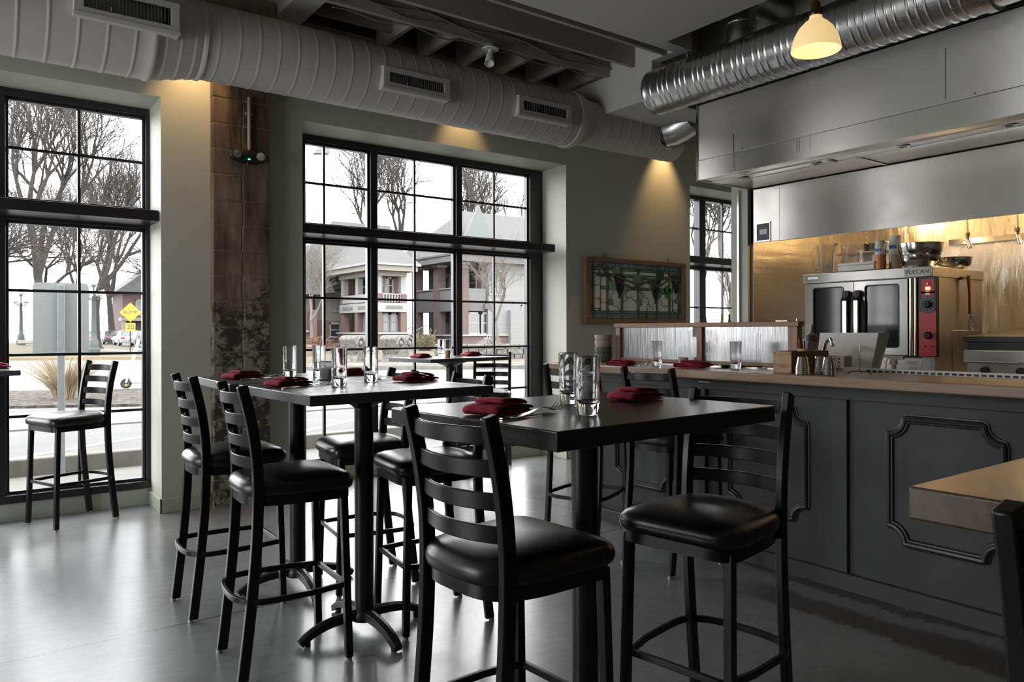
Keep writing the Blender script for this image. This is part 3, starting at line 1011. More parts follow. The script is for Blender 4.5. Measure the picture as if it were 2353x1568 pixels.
MB().lathe([(0.0001, CZ - 2.735 - .03), (0.05, CZ - 2.735 - .02), (0.06, CZ - 2.735 - .001), (0.0001, CZ - 2.735 - .0005)], (0, 0, 0), 24).build('ceiling_cup', M_BRASS, t)
PENDANT = t
for y, lab in ((0.75, 'added second opal glass pendant lamp along the bar, unseen, right of the picture'), (-0.65, 'added third and last opal glass pendant lamp along the bar, unseen')):  # two unseen pendants added to bring more lamp light into the room
    dup(PENDANT, (3.5, y, 2.735), label=lab)

# ------------------------------------------------------------------ stainless exhaust hood
HX, HY = 5.30, 4.425
t = thing('exhaust_hood', 'long brushed stainless exhaust hood over the cooking line', 'hood', (0, 0, 0))
MB().box(HX, -2.0, 2.832, HX + 0.03, HY, 3.335).build('upper_fascia', M_STEEL, t, bevel=0.002)
MB().box(HX - 0.002, -2.0, 2.658, HX + 0.028, HY, 2.829).build('lower_fascia', M_STEEL2, t, bevel=0.002)
MB().box(HX - 0.006, HY - 0.004, 2.652, HX + 0.012, HY + 0.018, 3.34).build('corner_flange', M_STEELP, t, bevel=0.001)
MB().box(HX + 0.01, HY - 0.006, 2.655, 6.06, HY + 0.002, 3.335).box(HX, -2.0, 3.32, 5.498, HY, 3.335).build('end_panel', M_STEEL2, t)
und = MB()
und.box(HX + 0.03, -2.0, 2.663, 5.47, HY - 0.008, 2.668).box(5.47, -2.0, 2.659, 5.60, HY - 0.008, 2.664).box(5.60, -2.0, 2.667, 6.062, HY - 0.008, 2.672)
und.box(5.465, -2.0, 2.655, 5.472, HY - 0.008, 2.668).box(5.60, -2.0, 2.655, 5.607, HY - 0.008, 2.668)
und.build('soffit_panel', M_STEEL2, t)
for i, y in enumerate((4.109, 3.424, 2.735, 2.047, 1.36, 0.67)):
    l = MB().lathe([(0.026, -0.0005), (0.044, -0.003), (0.046, -0.0065), (0.040, -0.0075), (0.030, -0.0055), (0.026, -0.0005)], (5.535, y, 2.6593), 28)
    lo = l.build('downlight', M_STEELP, t)
    MB().cyl((5.535, y, 2.6585), (5.535, y, 2.6570), 0.027, 0.027, 24).build('lamp', mat('dark_lamp', (0.05, 0.045, 0.04), rough=0.2), lo)
pl = MB().box(5.475, 3.28, 2.650, 5.60, 3.30, 2.659)
pl.box(5.60, 3.115, 2.656, 6.05, 3.135, 2.668)
pl.build('joint_strip', M_STEELP, t, bevel=0.001)
rv = MB()
for y in (3.96, 2.16, 1.0):
    rv.sphere((HX - 0.001, y, 2.852), 0.006, 8, 6)
for z in (2.70, 2.80, 2.95, 3.28):
    rv.sphere((HX - 0.006, HY + 0.008, z), 0.004, 8, 6)
rv.build('rivet', M_VENTF, t)
dr = MB()   # dried drip marks below the seams
for y, z0, z1, w_ in ((4.045, 2.70, 2.99, 0.006), (4.03, 2.675, 2.82, 0.004), (3.44, 2.715, 2.825, 0.004), (3.42, 2.72, 2.825, 0.003), (3.33, 2.72, 2.825, 0.003), (2.34, 2.86, 3.2, 0.003)):
    dr.box(HX - 0.0028, y - w_ / 2, z0, HX - 0.0002, y + w_ / 2, z1)
dr.build('drip_stain', mat('grease_stain', (0.16, 0.13, 0.10), rough=0.6), t)

# lower stainless curtain panel with the control box
t = thing('hood_curtain_panel', 'flat stainless panel hanging under the hood, above the oven', 'panel', (0, 0, 0))
MB().box(6.065, 4.122, 2.150, 6.085, 4.455, 2.654).build('side_panel', M_STEEL2, t, bevel=0.002)
MB().box(6.060, -2.0, 2.145, 6.085, 4.118, 2.654).build('main_panel', M_STEEL2, t, bevel=0.002)
MB().box(6.0605, 4.448, 1.05, 6.078, 4.459, 2.149).build('edge_trim', M_STEELP, t)
t = thing('hood_controller', 'small dark control box with a grey screen on the steel panel', 'control box', (6.064, 4.292, 2.243))
fr = MB()
fr.box(-0.008, -0.078, -0.088, 0.0, 0.078, -0.078).box(-0.008, -0.078, 0.078, 0.0, 0.078, 0.088).box(-0.008, -0.078, -0.088, 0, -0.070, 0.088).box(-0.008, 0.070, -0.088, 0, 0.078, 0.088)
fr.build('bezel', M_STEELP, t, bevel=0.001)
MB().box(-0.005, -0.070, -0.078, 0.0, 0.070, 0.078).build('faceplate', M_CHAR, t)
MB().box(-0.0065, -0.042, -0.022, -0.004, 0.038, 0.026).build('screen', mat('lcd_grey', (0.36, 0.40, 0.42), rough=0.25), t)
bt = MB()
for y, z in ((-0.03, 0.055), (0.025, 0.052), (-0.03, -0.055), (0.022, -0.056), (-0.058, 0.0), (-0.058, 0.02), (-0.058, -0.02), (0.056, 0.01), (0.056, -0.015)):
    bt.cyl((-0.004, y, z), (-0.0075, y, z), 0.0045, 0.0045, 10)
bt.build('button', M_BLACKP, t)

# under-hood canopy with warm work lamps
MBc = MB().box(6.09, -2.0, 2.60, 7.155, 4.40, 2.615)
single('hood_canopy', MBc, M_STEEL2, 'stainless underside of the canopy above the oven', 'canopy')
for i, y in enumerate((3.55, 2.5, 1.5)):
    t = thing('canopy_lamp', ['warm work lamp under the canopy above the pitchers', 'warm work lamp under the canopy above the metal bowls',
                              'warm work lamp under the canopy above the griddle'][i], 'lamp', (6.60, y, 2.60))
    MB().cyl((0, 0, 0), (0, 0, -0.03), 0.05, 0.05, 20).build('socket', M_STEELP, t)
    MB().sphere((0, 0, -0.075), 0.05, 16, 10).build('globe', mat('work_lamp_glow', (1, .85, .6), emit=(1.0, 0.66, 0.30), estr=3.0), t)
    l = bpy.data.lights.new('work_light', 'POINT')
    l.energy = 5
    l.color = (1.0, 0.66, 0.30)
    l.shadow_soft_size = 0.05
    o = bpy.data.objects.new('work_light', l)
    COL.objects.link(o)
    o.location = (0, 0, -0.18)
    o.parent = t

# steel rail on the splash wall, nozzles
single('wall_rail', MB().box(7.118, -1.0, 2.075, 7.159, 3.12, 2.125), M_STEELP, 'pale steel rail along the splash wall behind the oven', 'rail', bevel=0.002)


def nozzle(y, label):
    t = thing('spray_nozzle', label, 'nozzle', (6.55, y, 2.594), 0, 'fire suppression nozzles under the hood')
    MB().cyl((0, 0, 0), (0, 0, -0.50), 0.011, 0.011, 12).build('pipe', M_STEELP, t)
    MB().cyl((0, 0, -0.49), (0, 0, -0.52), 0.019, 0.019, 8).cyl((0, 0, -0.52), (0.0, -0.004, -0.545), 0.014, 0.013, 8).build('fitting', M_STEELP, t)
    MB().cyl((0, -0.004, -0.545), (0.0, -0.022, -0.615), 0.014, 0.017, 12).build('tip', M_STEELP, t)
    MB().torus((0, 0.018, -0.575), 0.028, 0.0014, 20, 5, 'x').build('cap_loop', M_STEELP, t)


nozzle(2.73, 'fire suppression nozzle hanging above the skimmer')
nozzle(2.375, 'fire suppression nozzle hanging at the right edge, above the griddle')

# ------------------------------------------------------------------ convection oven
t = thing('convection_oven', 'stainless double-door convection oven with a red control panel', 'oven', (0, 0, 0))
OX = 5.66
MB().box(OX, 2.582, 0.94, 6.46, 3.595, 1.765).build('body', M_STEEL2, t, bevel=0.004)
MB().box(OX - 0.035, 2.575, 1.708, 6.465, 3.602, 1.782).build('top_cap', M_STEEL2, t, bevel=0.004)
MB().box(OX + 0.05, 2.60, 0.0, 6.40, 3.58, 0.939).build('stand', M_STEEL2, t)
MB().box(OX - 0.012, 2.60, 0.96, OX, 3.58, 1.115).build('lower_panel', M_STEEL2, t, bevel=0.003)
mk = MB().box(OX - 0.004, 2.667, 1.118, OX - 0.001, 3.59, 1.706)
mk.build('door_gap', M_BLACKP, t)


def oven_door(y0, y1, g0, g1, hy):
    z0, z1, gz0, gz1 = 1.138, 1.698, 1.195, 1.662
    d = MB()
    xa, xb = OX - 0.045, OX - 0.006
    d.box(xa, y0, z0, xb, y1, gz0).box(xa, y0, gz1, xb, y1, z1).box(xa, y0, gz0, xb, g0, gz1).box(xa, g1, gz0, xb, y1, gz1)
    do = d.build('door', M_STEEL2, t)
    MB().box(xa + 0.012, g0, gz0, xb, g1, gz1).build('door_glass', M_DARKGL, do)
    r = MB()
    def rr(y0, y1, z0, z1, rad):
        p = []
        for cy, cz, a0 in ((y1 - rad, z1 - rad, 0), (y0 + rad, z1 - rad, pi / 2), (y0 + rad, z0 + rad, pi), (y1 - rad, z0 + rad, 3 * pi / 2)):
            for i in range(5):
                a = a0 + i * pi / 2 / 4
                p.append((xa - 0.001, cy + rad * cos(a), cz + rad * sin(a)))
        return p
    r.sweep(rr(g0 - .002, g1 + .002, gz0 - .002, gz1 + .002, 0.02), [(0.004 * cos(a), 0.004 * sin(a)) for a in [i * pi / 3 for i in range(6)]], (1, 0, 0), True)
    r.build('gasket', M_CHAR, do)
    h = MB()
    h.box(xa - 0.062, hy - 0.020, 1.17, xa - 0.040, hy + 0.020, 1.555)
    ho = h.build('handle', M_STEELP, do, bevel=0.006)
    s = MB()
    s.box(xa - 0.060, hy + 0.0205, 1.17, xa - 0.012, hy + 0.034, 1.548)
    s.prism([(xa - 0.060, 1.545), (xa - 0.012, 1.545), (xa - 0.004, 1.590), (xa - 0.03, 1.600)], hy - 0.006, hy + 0.034, 'y')
    s.cyl((xa - 0.002, hy + 0.004, 1.602), (xa - 0.045, hy + 0.004, 1.602), 0.031, 0.028, 24)
    s.build('handle_arm', M_BLACKP, ho, bevel=0.002)
    MB().cyl((xa - 0.045, hy + 0.004, 1.602), (xa - 0.049, hy + 0.004, 1.602), 0.012, 0.010, 16).build('pivot_cap', M_CHAR, ho)


oven_door(3.163, 3.578, 3.246, 3.502, 3.203)
oven_door(2.748, 3.157, 2.812, 3.068, 3.112)
hb = MB()
for yc, r_ in ((2.728, 0.017), (2.696, 0.013)):
    hb.cyl((OX - 0.026, yc, 1.135), (OX - 0.026, yc, 1.702), r_, r_, 20)
hb.build('hinge_column', mat('bronzed_steel', (0.36, 0.29, 0.22), rough=0.22, metal=1.0), t)
cp = MB().box(OX - 0.040, 2.545, 1.128, OX, 2.672, 1.704)
cp.build('control_panel', M_CHAR, t, bevel=0.003)
MB().box(OX - 0.0425, 2.560, 1.586, OX - 0.039, 2.650, 1.690).box(OX - 0.0425, 2.548, 1.133, OX - 0.039, 2.666, 1.455).box(OX - 0.0425, 2.56, 1.555, OX - 0.039, 2.65, 1.60).build('red_plate', M_RED, t)
dl = MB()
dl.cyl((OX - 0.0425, 2.604, 1.505), (OX - 0.0445, 2.604, 1.505), 0.062, 0.062, 32)
dl.build('timer_dial', M_CHAR, t)
kn = MB()
for z, r_ in ((1.505, 0.026), (1.283, 0.028)):
    kn.cyl((OX - 0.043, 2.604, z), (OX - 0.074, 2.604, z), r_, r_ * 0.86, 20)
    kn.box(OX - 0.080, 2.600, z - r_ * .8, OX - 0.074, 2.608, z + r_ * .8)
kn.build('knob', M_BLACKP, t, bevel=0.002)
tk_ = MB()
for z, r_, n in ((1.505, 0.050, 18), (1.283, 0.041, 14)):
    for i in range(n):
        a = 2 * pi * i / n
        y_, z_ = 2.604 + r_ * cos(a), z + r_ * sin(a)
        tk_.box(OX - 0.0462, y_ - 0.0022, z_ - 0.0022, OX - 0.0425, y_ + 0.0022, z_ + 0.0022)
tk_.build('dial_marking', M_WHITE, t)
bt = MB()
for y, z in ((2.604, 1.655), (2.574, 1.205), (2.632, 1.205)):
    bt.cyl((OX - 0.042, y, z), (OX - 0.052, y, z), 0.008, 0.007, 14)
bt.build('toggle', M_STEELP, t)
MB().box(OX - 0.046, 2.588, 1.612, OX - 0.042, 2.620, 1.632).build('indicator_lamp', mat('red_lamp', (0.8, 0.12, 0.04), emit=(1.0, 0.22, 0.06), estr=2.2), t)
MB().box(OX - 0.0455, 2.588, 1.574, OX - 0.042, 2.622, 1.588).box(OX - 0.0455, 2.59, 1.596, OX - 0.042, 2.62, 1.606).build('rating_label', M_WHITE, t)
np_ = MB().box(OX - 0.0385, 2.590, 1.716, OX - 0.0345, 2.775, 1.775)
npo = np_.build('nameplate', mat('nameplate_silver', (0.55, 0.57, 0.52), rough=0.45), t, bevel=0.002)
MX = Matrix.Translation((OX - 0.0392, 2.683, 1.745)) @ Matrix(((0, 0, -1, 0), (-1, 0, 0, 0), (0, 1, 0, 0), (0, 0, 0, 1)))
text_mesh('lettering', 'VULCAN', 0.047, M_INK, npo, MX, 0.0008, sx=0.92)
lb = MB().box(OX - 0.0145, 2.60 + .06, 1.062, OX - 0.012, 2.78, 1.098).box(OX - 0.0145, 2.60 + .075, 1.018, OX - 0.012, 2.765, 1.056)
lbo = lb.build('warning_label', mat('label_grey', (0.52, 0.52, 0.50), rough=0.5), t)
ln = MB()
for z in (1.09, 1.083, 1.076, 1.069, 1.049, 1.041, 1.033, 1.026):
    ln.box(OX - 0.0152, 2.69, z - 0.0012, OX - 0.0144, 2.755, z + 0.0012)
ln.build('print_line', M_CHAR, lbo)
rv = MB()
for z in (1.76, 1.73, 1.64, 1.44, 1.23, 1.08):
    rv.sphere((OX + 0.02, 2.581, z), 0.005, 8, 6)
rv.build('screw', M_STEELP, t)
# recessed maker's lozenge on the cap and inspection panel on the side
MB().box(OX - 0.036, 3.47, 1.738, OX - 0.0345, 3.56, 1.758).build('stamp', mat('stamped_steel', (0.45, 0.45, 0.45), rough=0.4, metal=1.0), t, bevel=0.004)
MB().box(5.95, 2.578, 0.95, 6.40, 2.583, 1.32).build('side_hatch', M_STEEL2, t, bevel=0.003)

# skimmer on a hook
t = thing('skimmer', 'wire skimmer with an orange handle hanging on the oven side', 'skimmer', (6.13, 2.545, 1.70))
MB().tube([(0.0, 0, 0.02), (0.004, -0.004, -0.1), (0.010, -0.004, -0.255)], 0.0105, 10, scales=[1.2, 0.9, 1.0]).torus((-0.0, 0, 0.022), 0.014, 0.006, 16, 6, 'y').build('handle', M_ORANGE, t)
b = MB()
b.torus((0.045, 0.0, -0.335), 0.058, 0.003, 28, 6, 'y')
for k in range(-3, 4):
    h_ = sqrt(max(0.0, 0.058 ** 2 - (k * 0.016) ** 2))
    for ax in (0, 1):
        pts = []
        for i in range(7):
            s_ = -1 + i / 3
            u, v = (k * 0.016, h_ * s_) if ax else (h_ * s_, k * 0.016)
            pts.append((0.045 + u, 0.018 * (1 - (u * u + v * v) / 0.058 ** 2), -0.335 + v))
        b.tube(pts, 0.0012, 5)
b.tube([(0.010, -0.004, -0.255), (0.03, -0.002, -0.285)], 0.004, 6)
b.build('basket', M_FORK, t)
single('wall_hook', MB().cyl((6.06, 2.582, 1.71), (6.06, 2.558, 1.71), 0.012, 0.010).tube([(6.06, 2.56, 1.712), (6.09, 2.552, 1.716), (6.125, 2.552, 1.716)], 0.004, 6), M_BLACKP,
       'small black hook on the oven side holding the skimmer', 'hook')

# things on top of the oven
OT = 1.7825


def pitcher(loc, rz, label):
    t = thing('plastic_pitcher', label, 'pitcher', loc, rz, 'clear plastic pitchers')
    def ring(hw, z, lip=0.0):
        p = []
        for i in range(24):
            a = 2 * pi * i / 24
            c, s = cos(a), sin(a)
            k = hw / max(abs(c), abs(s)) * 0.55 + hw * 0.52
            x = c * k + (lip if c < -0.8 else 0)
            p.append((x, s * k, z))
        return p
    R = [ring(0.047, 0.0), ring(0.050, 0.02), ring(0.058, 0.16), ring(0.064, 0.235), ring(0.066, 0.25, -0.016), ring(0.062, 0.25, -0.016), ring(0.060, 0.235), ring(0.054, 0.16), ring(0.046, 0.025), ring(0.042, 0.012)]
    MB().rings(R, True, True, True).build('jug', M_TRANSP, t, smooth=50)
    MB().sweep([(0.060, 0, 0.22), (0.10, 0, 0.215), (0.108, 0, 0.19), (0.104, 0, 0.07), (0.085, 0, 0.035), (0.052, 0, 0.045)],
               [(-0.010, -0.006), (0.010, -0.006), (0.010, 0.006), (-0.010, 0.006)], (0, 1, 0)).build('handle', M_TRANSP, t, bevel=0.002)


pitcher((5.80, 3.50, OT), radians(120), 'clear plastic pitcher at the front left of the oven top')
pitcher((6.05, 3.42, OT), radians(250), 'clear plastic pitcher standing behind the front one on the oven')
single('sheet_pan', MB().box(5.72, 2.93, OT, 6.02, 3.40, OT + 0.012), M_IRON, 'dark sheet pan on the oven under the white tray', 'pan', bevel=0.003)
t = thing('foam_tray', 'white lidded foam tray on the sheet pan on the oven', 'tray', (5.87, 3.22, OT + 0.012))
MB().box(-0.115, -0.15, 0.0, 0.115, 0.15, 0.045).build('base', M_FOAM, t, bevel=0.008)
MB().box(-0.120, -0.155, 0.0455, 0.120, 0.155, 0.068).build('lid', M_FOAM, t, bevel=0.006)


def squeeze(loc, r, h, fill, lab, matfill, cap=True, label_band=True):
    t = thing('squeeze_bottle', lab, 'bottle', loc)
    MB().lathe([(0.0001, 0.0), (r, 0.0), (r, fill * h), (0.0001, fill * h)], (0, 0, 0), 24).build('filling', matfill, t)
    MB().lathe([(r + .0005, fill * h + .0005), (r + .0005, h * 0.86), (r * 0.9, h * 0.9), (r * 0.86, h * 0.9), (0.0001, h * 0.905)], (0, 0, 0), 24).build('bottle', M_WPLAST, t)
    MB().lathe([(r * 0.92, h * 0.9), (r * 0.92, h * 0.965), (r * 0.8, h), (0.0001, h)], (0, 0, 0), 24).build('lid', M_WHITE, t)
    if label_band:
        MB().box(-r - 0.0015, -r * 0.55, h * 0.62, -r * 0.82, r * 0.55, h * 0.72).build('tape', mat('blue_tape', (0.10, 0.16, 0.45), rough=0.6), t)
    return t


squeeze((5.80, 3.045, OT + 0.012), 0.040, 0.225, 0.52, 'tall squeeze bottle half full of orange sauce on the oven', M_SAUCE)
squeeze((5.92, 2.985, OT + 0.012), 0.050, 0.265, 0.45, 'taller white-lidded bottle behind the orange sauce bottle', mat('tan_sauce', (0.46, 0.36, 0.22), rough=0.4))


def bowl(name, label, loc, r, h, m, group=None, rim=0.008, base=0.45, rot=None):
    t = thing(name, label, 'bowl', loc, 0, group, rot)
    p = []
    for i in range(11):
        a = i / 10 * pi / 2
        p.append((r * base + (r - r * base) * sin(a) ** 0.9, h * (1 - cos(a))))
    prof = [(0.0001, 0.0)] + p + [(r + rim, h + 0.001), (r + rim, h + 0.003), (r - 0.002, h + 0.003)] + [(max(q[0] - 0.003, .001), q[1] + 0.003) for q in reversed(p)] + [(0.0001, 0.003)]
    o = MB().lathe(prof, (0, 0, 0), 40).build('bowl', m, t, smooth=50)
    return t


bowl('mixing_bowl', 'lower of two big nested steel mixing bowls on the oven', (5.86, 2.775, OT + 0.002), 0.140, 0.120, M_STEELP, 'nested mixing bowls')
bowl('mixing_bowl', 'upper of two big nested steel mixing bowls on the oven', (5.86, 2.775, OT + 0.052), 0.158, 0.135, M_STEELP, 'nested mixing bowls', rot=(0.0, 0.0, 0.4))
bowl('shallow_bowl', 'shallow steel bowl at the back right of the oven top', (6.22, 2.70, OT + 0.002), 0.135, 0.092, M_STEELP)

# shelf with small pans on the splash wall
single('wall_shelf', MB().box(6.95, 3.25, 2.06, 7.155, 4.1, 2.075).box(7.15, 3.4, 1.85, 7.157, 3.42, 2.06), M_STEEL2, 'narrow steel wall shelf behind the pitchers', 'shelf', bevel=0.002)
for i, (y, r_) in enumerate(((3.78, 0.075), (3.60, 0.06))):
    t = thing('small_pan', ['dark small pan on the wall shelf behind the pitchers', 'smaller brassy pan beside the dark pan on the wall shelf'][i], 'pan', (7.05, y, 2.0755))
    MB().lathe([(0.0001, 0), (r_ * .9, 0), (r_, 0.075), (r_ - .003, 0.075), (r_ * .9 - .003, 0.004), (0.0001, 0.004)], (0, 0, 0), 28).build('pan', M_STEELP if i else M_IRON, t)
    MB().tube([(-r_ + .005, 0, 0.06), (-r_ - 0.06, 0, 0.075)], 0.007, 8).build('handle', M_STEELP, t)

# griddle range right of the oven
t = thing('griddle_range', 'dark griddle range right of the oven, under the splash wall', 'range', (0, 0, 0))
MB().box(5.80, 0.9, 0.0, 6.75, 2.42, 1.09).build('body', M_STEEL2, t, bevel=0.004)
MB().box(5.74, 0.9, 1.095, 5.80, 2.42, 1.18).build('front_rail', M_STEEL2, t, bevel=0.006)
MB().box(5.80, 0.9, 1.09, 6.75, 2.42, 1.24).build('firebox', M_IRON, t)
MB().prism([(5.78, 1.235), (6.9, 1.30), (6.9, 1.345), (5.78, 1.275)], 0.9, 2.44, 'y').build('griddle_plate', M_IRON, t, bevel=0.004)
kn = MB()
for y in (2.30, 2.08, 1.8, 1.5):
    kn.cyl((5.80, y, 1.04), (5.765, y, 1.04), 0.026, 0.022, 18)
kn.build('knob', M_BLACKP, t)
t = thing('steel_cabinet', 'stainless cabinet at the far right edge beyond the bar', 'cabinet', (0, 0, 0))
MB().box(5.35, 0.6, 0.0, 5.73, 1.89, 1.268).build('body', M_STEEL2, t, bevel=0.005)
MB().box(5.335, 0.65, 0.2, 5.349, 1.86, 1.22).build('door', M_STEEL2, t, bevel=0.003)
# ------------------------------------------------------------------ bar: panelled front, oak counter
t = thing('service_bar', 'charcoal panelled bar front with scalloped picture-frame mouldings', 'bar', (0, 0, 0))
BX = 3.655
MB().box(BX, -2.0, 0.0, 3.98, 4.02, 1.038).build('carcass', M_BAR, t, smooth=0)
fr = MB()
fx0, fx1 = 3.632, BX + 0.001
fr.box(fx0, -2.0, 0.968, fx1, 4.045, 1.038)
for y0, y1 in ((3.955, 4.045), (2.985, 3.065), (2.083, 2.164), (1.095, 1.175), (0.11, 0.19)):
    fr.box(fx0, y0, 0.087, fx1, y1, 0.968)
fr.box(3.618, -2.0, 0.0, fx1, 4.05, 0.084)
fr.box(3.632, 4.02, 0.0, 3.98, 4.045, 1.038)
fr.build('face_frame', M_BAR, t, bevel=0.003)
sec = [(-0.024, 0.0), (-0.023, 0.008), (-0.017, 0.009), (-0.013, 0.019), (-0.004, 0.024), (0.006, 0.022), (0.012, 0.013), (0.018, 0.012), (0.020, 0.005), (0.024, 0.0)]
for yc in (3.515, 2.575, 1.626, 0.64):
    hw, z0, z1, r = 0.25, 0.300, 0.896, 0.078
    path = []
    for cy, cz, a0 in ((yc + hw, z1, -pi / 2), (yc - hw, z1, 0.0), (yc - hw, z0, pi / 2), (yc + hw, z0, pi)):
        sy = 1 if cy > yc else -1
        for i in range(9):
            a = a0 - i * (pi / 2) / 8
            path.append((BX + 0.0005, cy + r * cos(a), cz + r * sin(a)))
    # subdivide straight sides so the sweep keeps its width
    P = []
    for i, p in enumerate(path):
        q = Vector(path[(i + 1) % len(path)])
        p = Vector(p)
        P.append(p)
        if (q - p).length > 0.1:
            P += [p.lerp(q, 0.02), p.lerp(q, 0.98)]
    MB().sweep(P, sec, (-1, 0, 0), True).build('panel_moulding', M_BARM, t, smooth=35)
MB().box(3.628, 2.94, 1.008, 3.634, 3.03, 1.015).build('price_tag_strip', M_WHITE, t)

single('oak_counter', MB().box(3.475, -2.0, 1.040, 4.015, 4.305, 1.090), M_COUNT, 'long oak counter top along the bar', 'counter', bevel=0.007, seg=3)
t = thing('prep_counter', 'low stainless prep counter behind the bar', 'prep counter', (0, 0, 0))
MB().box(4.03, -2.0, 0.88, 4.74, 4.25, 0.92).build('worktop', M_STEEL2, t, bevel=0.003)
MB().box(4.05, -2.0, 0.0, 4.70, 4.23, 0.879).build('body', M_STEEL2, t)
t = thing('slotted_rail', 'white slotted rail along the back edge of the oak counter', 'rail', (0, 0, 0))
MB().box(4.022, -1.5, 1.060, 4.052, 2.52, 1.112).build('rail_body', M_WPLAST, t, bevel=0.002)
sl = MB()
y = 2.18
while y > -0.2:
    sl.box(4.0195, y - 0.011, 1.0925, 4.0225, y + 0.011, 1.103)
    y -= 0.034
slo = sl.build('slot', M_INK, t)

# divider with fluted polycarbonate
t = thing('counter_divider', 'wood-framed divider with two fluted translucent panels on the counter', 'divider', (0, 0, 0))
y0, y1, zb, zt = 2.555, 4.06, 1.0905, 1.375
MB().box(3.925, y0 - 0.01, zt - 0.030, 3.985, y1 + 0.015, zt).build('top_rail', M_REDWOOD, t, bevel=0.003)
for yy in (y0, 3.255, y1 - 0.045):
    MB().box(3.93, yy, zb, 3.98, yy + 0.045 + (0.02 if yy == y0 else 0.0), zt - 0.0305).build('post', wood('fir_post', (0.23, 0.115, 0.065), (0.31, 0.165, 0.10), (0.38, 0.22, 0.14), 'z', rough=0.45, scale=1.4) if 'fir_post' not in bpy.data.materials else bpy.data.materials['fir_post'], t, bevel=0.003)
br = MB()
for a, b in ((y0 + 0.066, 3.254), (3.301, y1 - 0.046)):
    br.box(3.94, a, zb + 0.012, 3.97, b, zb + 0.034)
br.build('bottom_rail', M_REDWOOD, t, bevel=0.002)


def poly_mat():
    m = bpy.data.materials.new('fluted_polycarbonate')
    m.use_nodes = True
    tt = m.node_tree
    tt.nodes.clear()
    o = N(tt, 'ShaderNodeOutputMaterial')
    tc = N(tt, 'ShaderNodeTexCoord')
    mp = N(tt, 'ShaderNodeMapping'); mp.inputs['Scale'].default_value = (1, 1, 0.03)
    wv = N(tt, 'ShaderNodeTexNoise', Scale=170.0, Detail=2.0)
    tt.links.new(tc.outputs['Object'], mp.inputs['Vector']); tt.links.new(mp.outputs['Vector'], wv.inputs['Vector'])
    bp = N(tt, 'ShaderNodeBump', Strength=0.35, Distance=0.003)
    tt.links.new(wv.outputs['Fac'], bp.inputs['Height'])
    tl = N(tt, 'ShaderNodeBsdfTranslucent', Color=(0.80, 0.81, 0.83, 1))
    rf = N(tt, 'ShaderNodeBsdfRefraction', Color=(0.90, 0.91, 0.93, 1), Roughness=0.28, IOR=1.02)
    gl = N(tt, 'ShaderNodeBsdfGlossy', Color=(0.85, 0.85, 0.86, 1), Roughness=0.18)
    df = N(tt, 'ShaderNodeBsdfDiffuse', Color=(0.62, 0.63, 0.65, 1))
    for n in (tl, rf, gl, df): tt.links.new(bp.outputs['Normal'], n.inputs['Normal'])
    m1 = N(tt, 'ShaderNodeMixShader'); m1.inputs['Fac'].default_value = 0.45
    m2 = N(tt, 'ShaderNodeMixShader'); m2.inputs['Fac'].default_value = 0.34
    m3 = N(tt, 'ShaderNodeMixShader'); m3.inputs['Fac'].default_value = 0.25
    tt.links.new(tl.outputs[0], m1.inputs[1]); tt.links.new(df.outputs[0], m1.inputs[2])
    tt.links.new(rf.outputs[0], m2.inputs[1]); tt.links.new(m1.outputs[0], m2.inputs[2])
    tt.links.new(m2.outputs[0], m3.inputs[1]); tt.links.new(gl.outputs[0], m3.inputs[2])
    tt.links.new(m3.outputs[0], o.inputs['Surface'])
    return m


M_POLY = poly_mat()
for a, b in ((y0 + 0.062, 3.258), (3.297, y1 - 0.043)):
    MB().box(3.951, a, zb + 0.030, 3.959, b, zt - 0.0295).build('fluted_panel', M_POLY, t, smooth=0)
MB().box(3.90, y0 + 0.066, zb, 3.925, 3.9, zb + 0.008).build('track', M_STEELP, t)
t = thing('blank_notice', 'small grey card taped inside the left divider panel', 'card', (3.947, 3.325, 1.315))
MB().box(-0.001, -0.020, -0.035, 0.0, 0.020, 0.030).build('card', mat('grey_card', (0.24, 0.25, 0.26), rough=0.6), t)
single('divider_clip', MB().box(3.93, 2.62, 1.3755, 3.98, 2.70, 1.380).cyl((3.955, 2.575, 1.3755), (3.955, 2.575, 1.39), 0.003), M_STEELP, 'flat steel clip lying on the right end of the divider top', 'clip')

# ------------------------------------------------------------------ things on the counter
for i in range(4):
    dz = 0.0905 + 0.046 * i
    m_ = [mat('slate_bowl', (0.10, 0.115, 0.105), rough=0.35), mat('slate_bowl', (0, 0, 0)), mat('stone_bowl', (0.40, 0.37, 0.31), (0.25, 0.24, 0.21), scale=12, rough=0.4), mat('stone_bowl', (0, 0, 0))][i]
    bowl('serving_bowl', ['lowest dark bowl of the stack at the left end of the divider', 'second dark bowl of the stack, above the lowest', 'third bowl of the stack, pale, under the topmost',
                         'topmost pale bowl of the stack at the left end of the divider'][i], (3.87, 4.125, 1.0 + dz), 0.066, 0.062, m_, 'stacked bowls by the divider', rim=0.003, base=0.5)

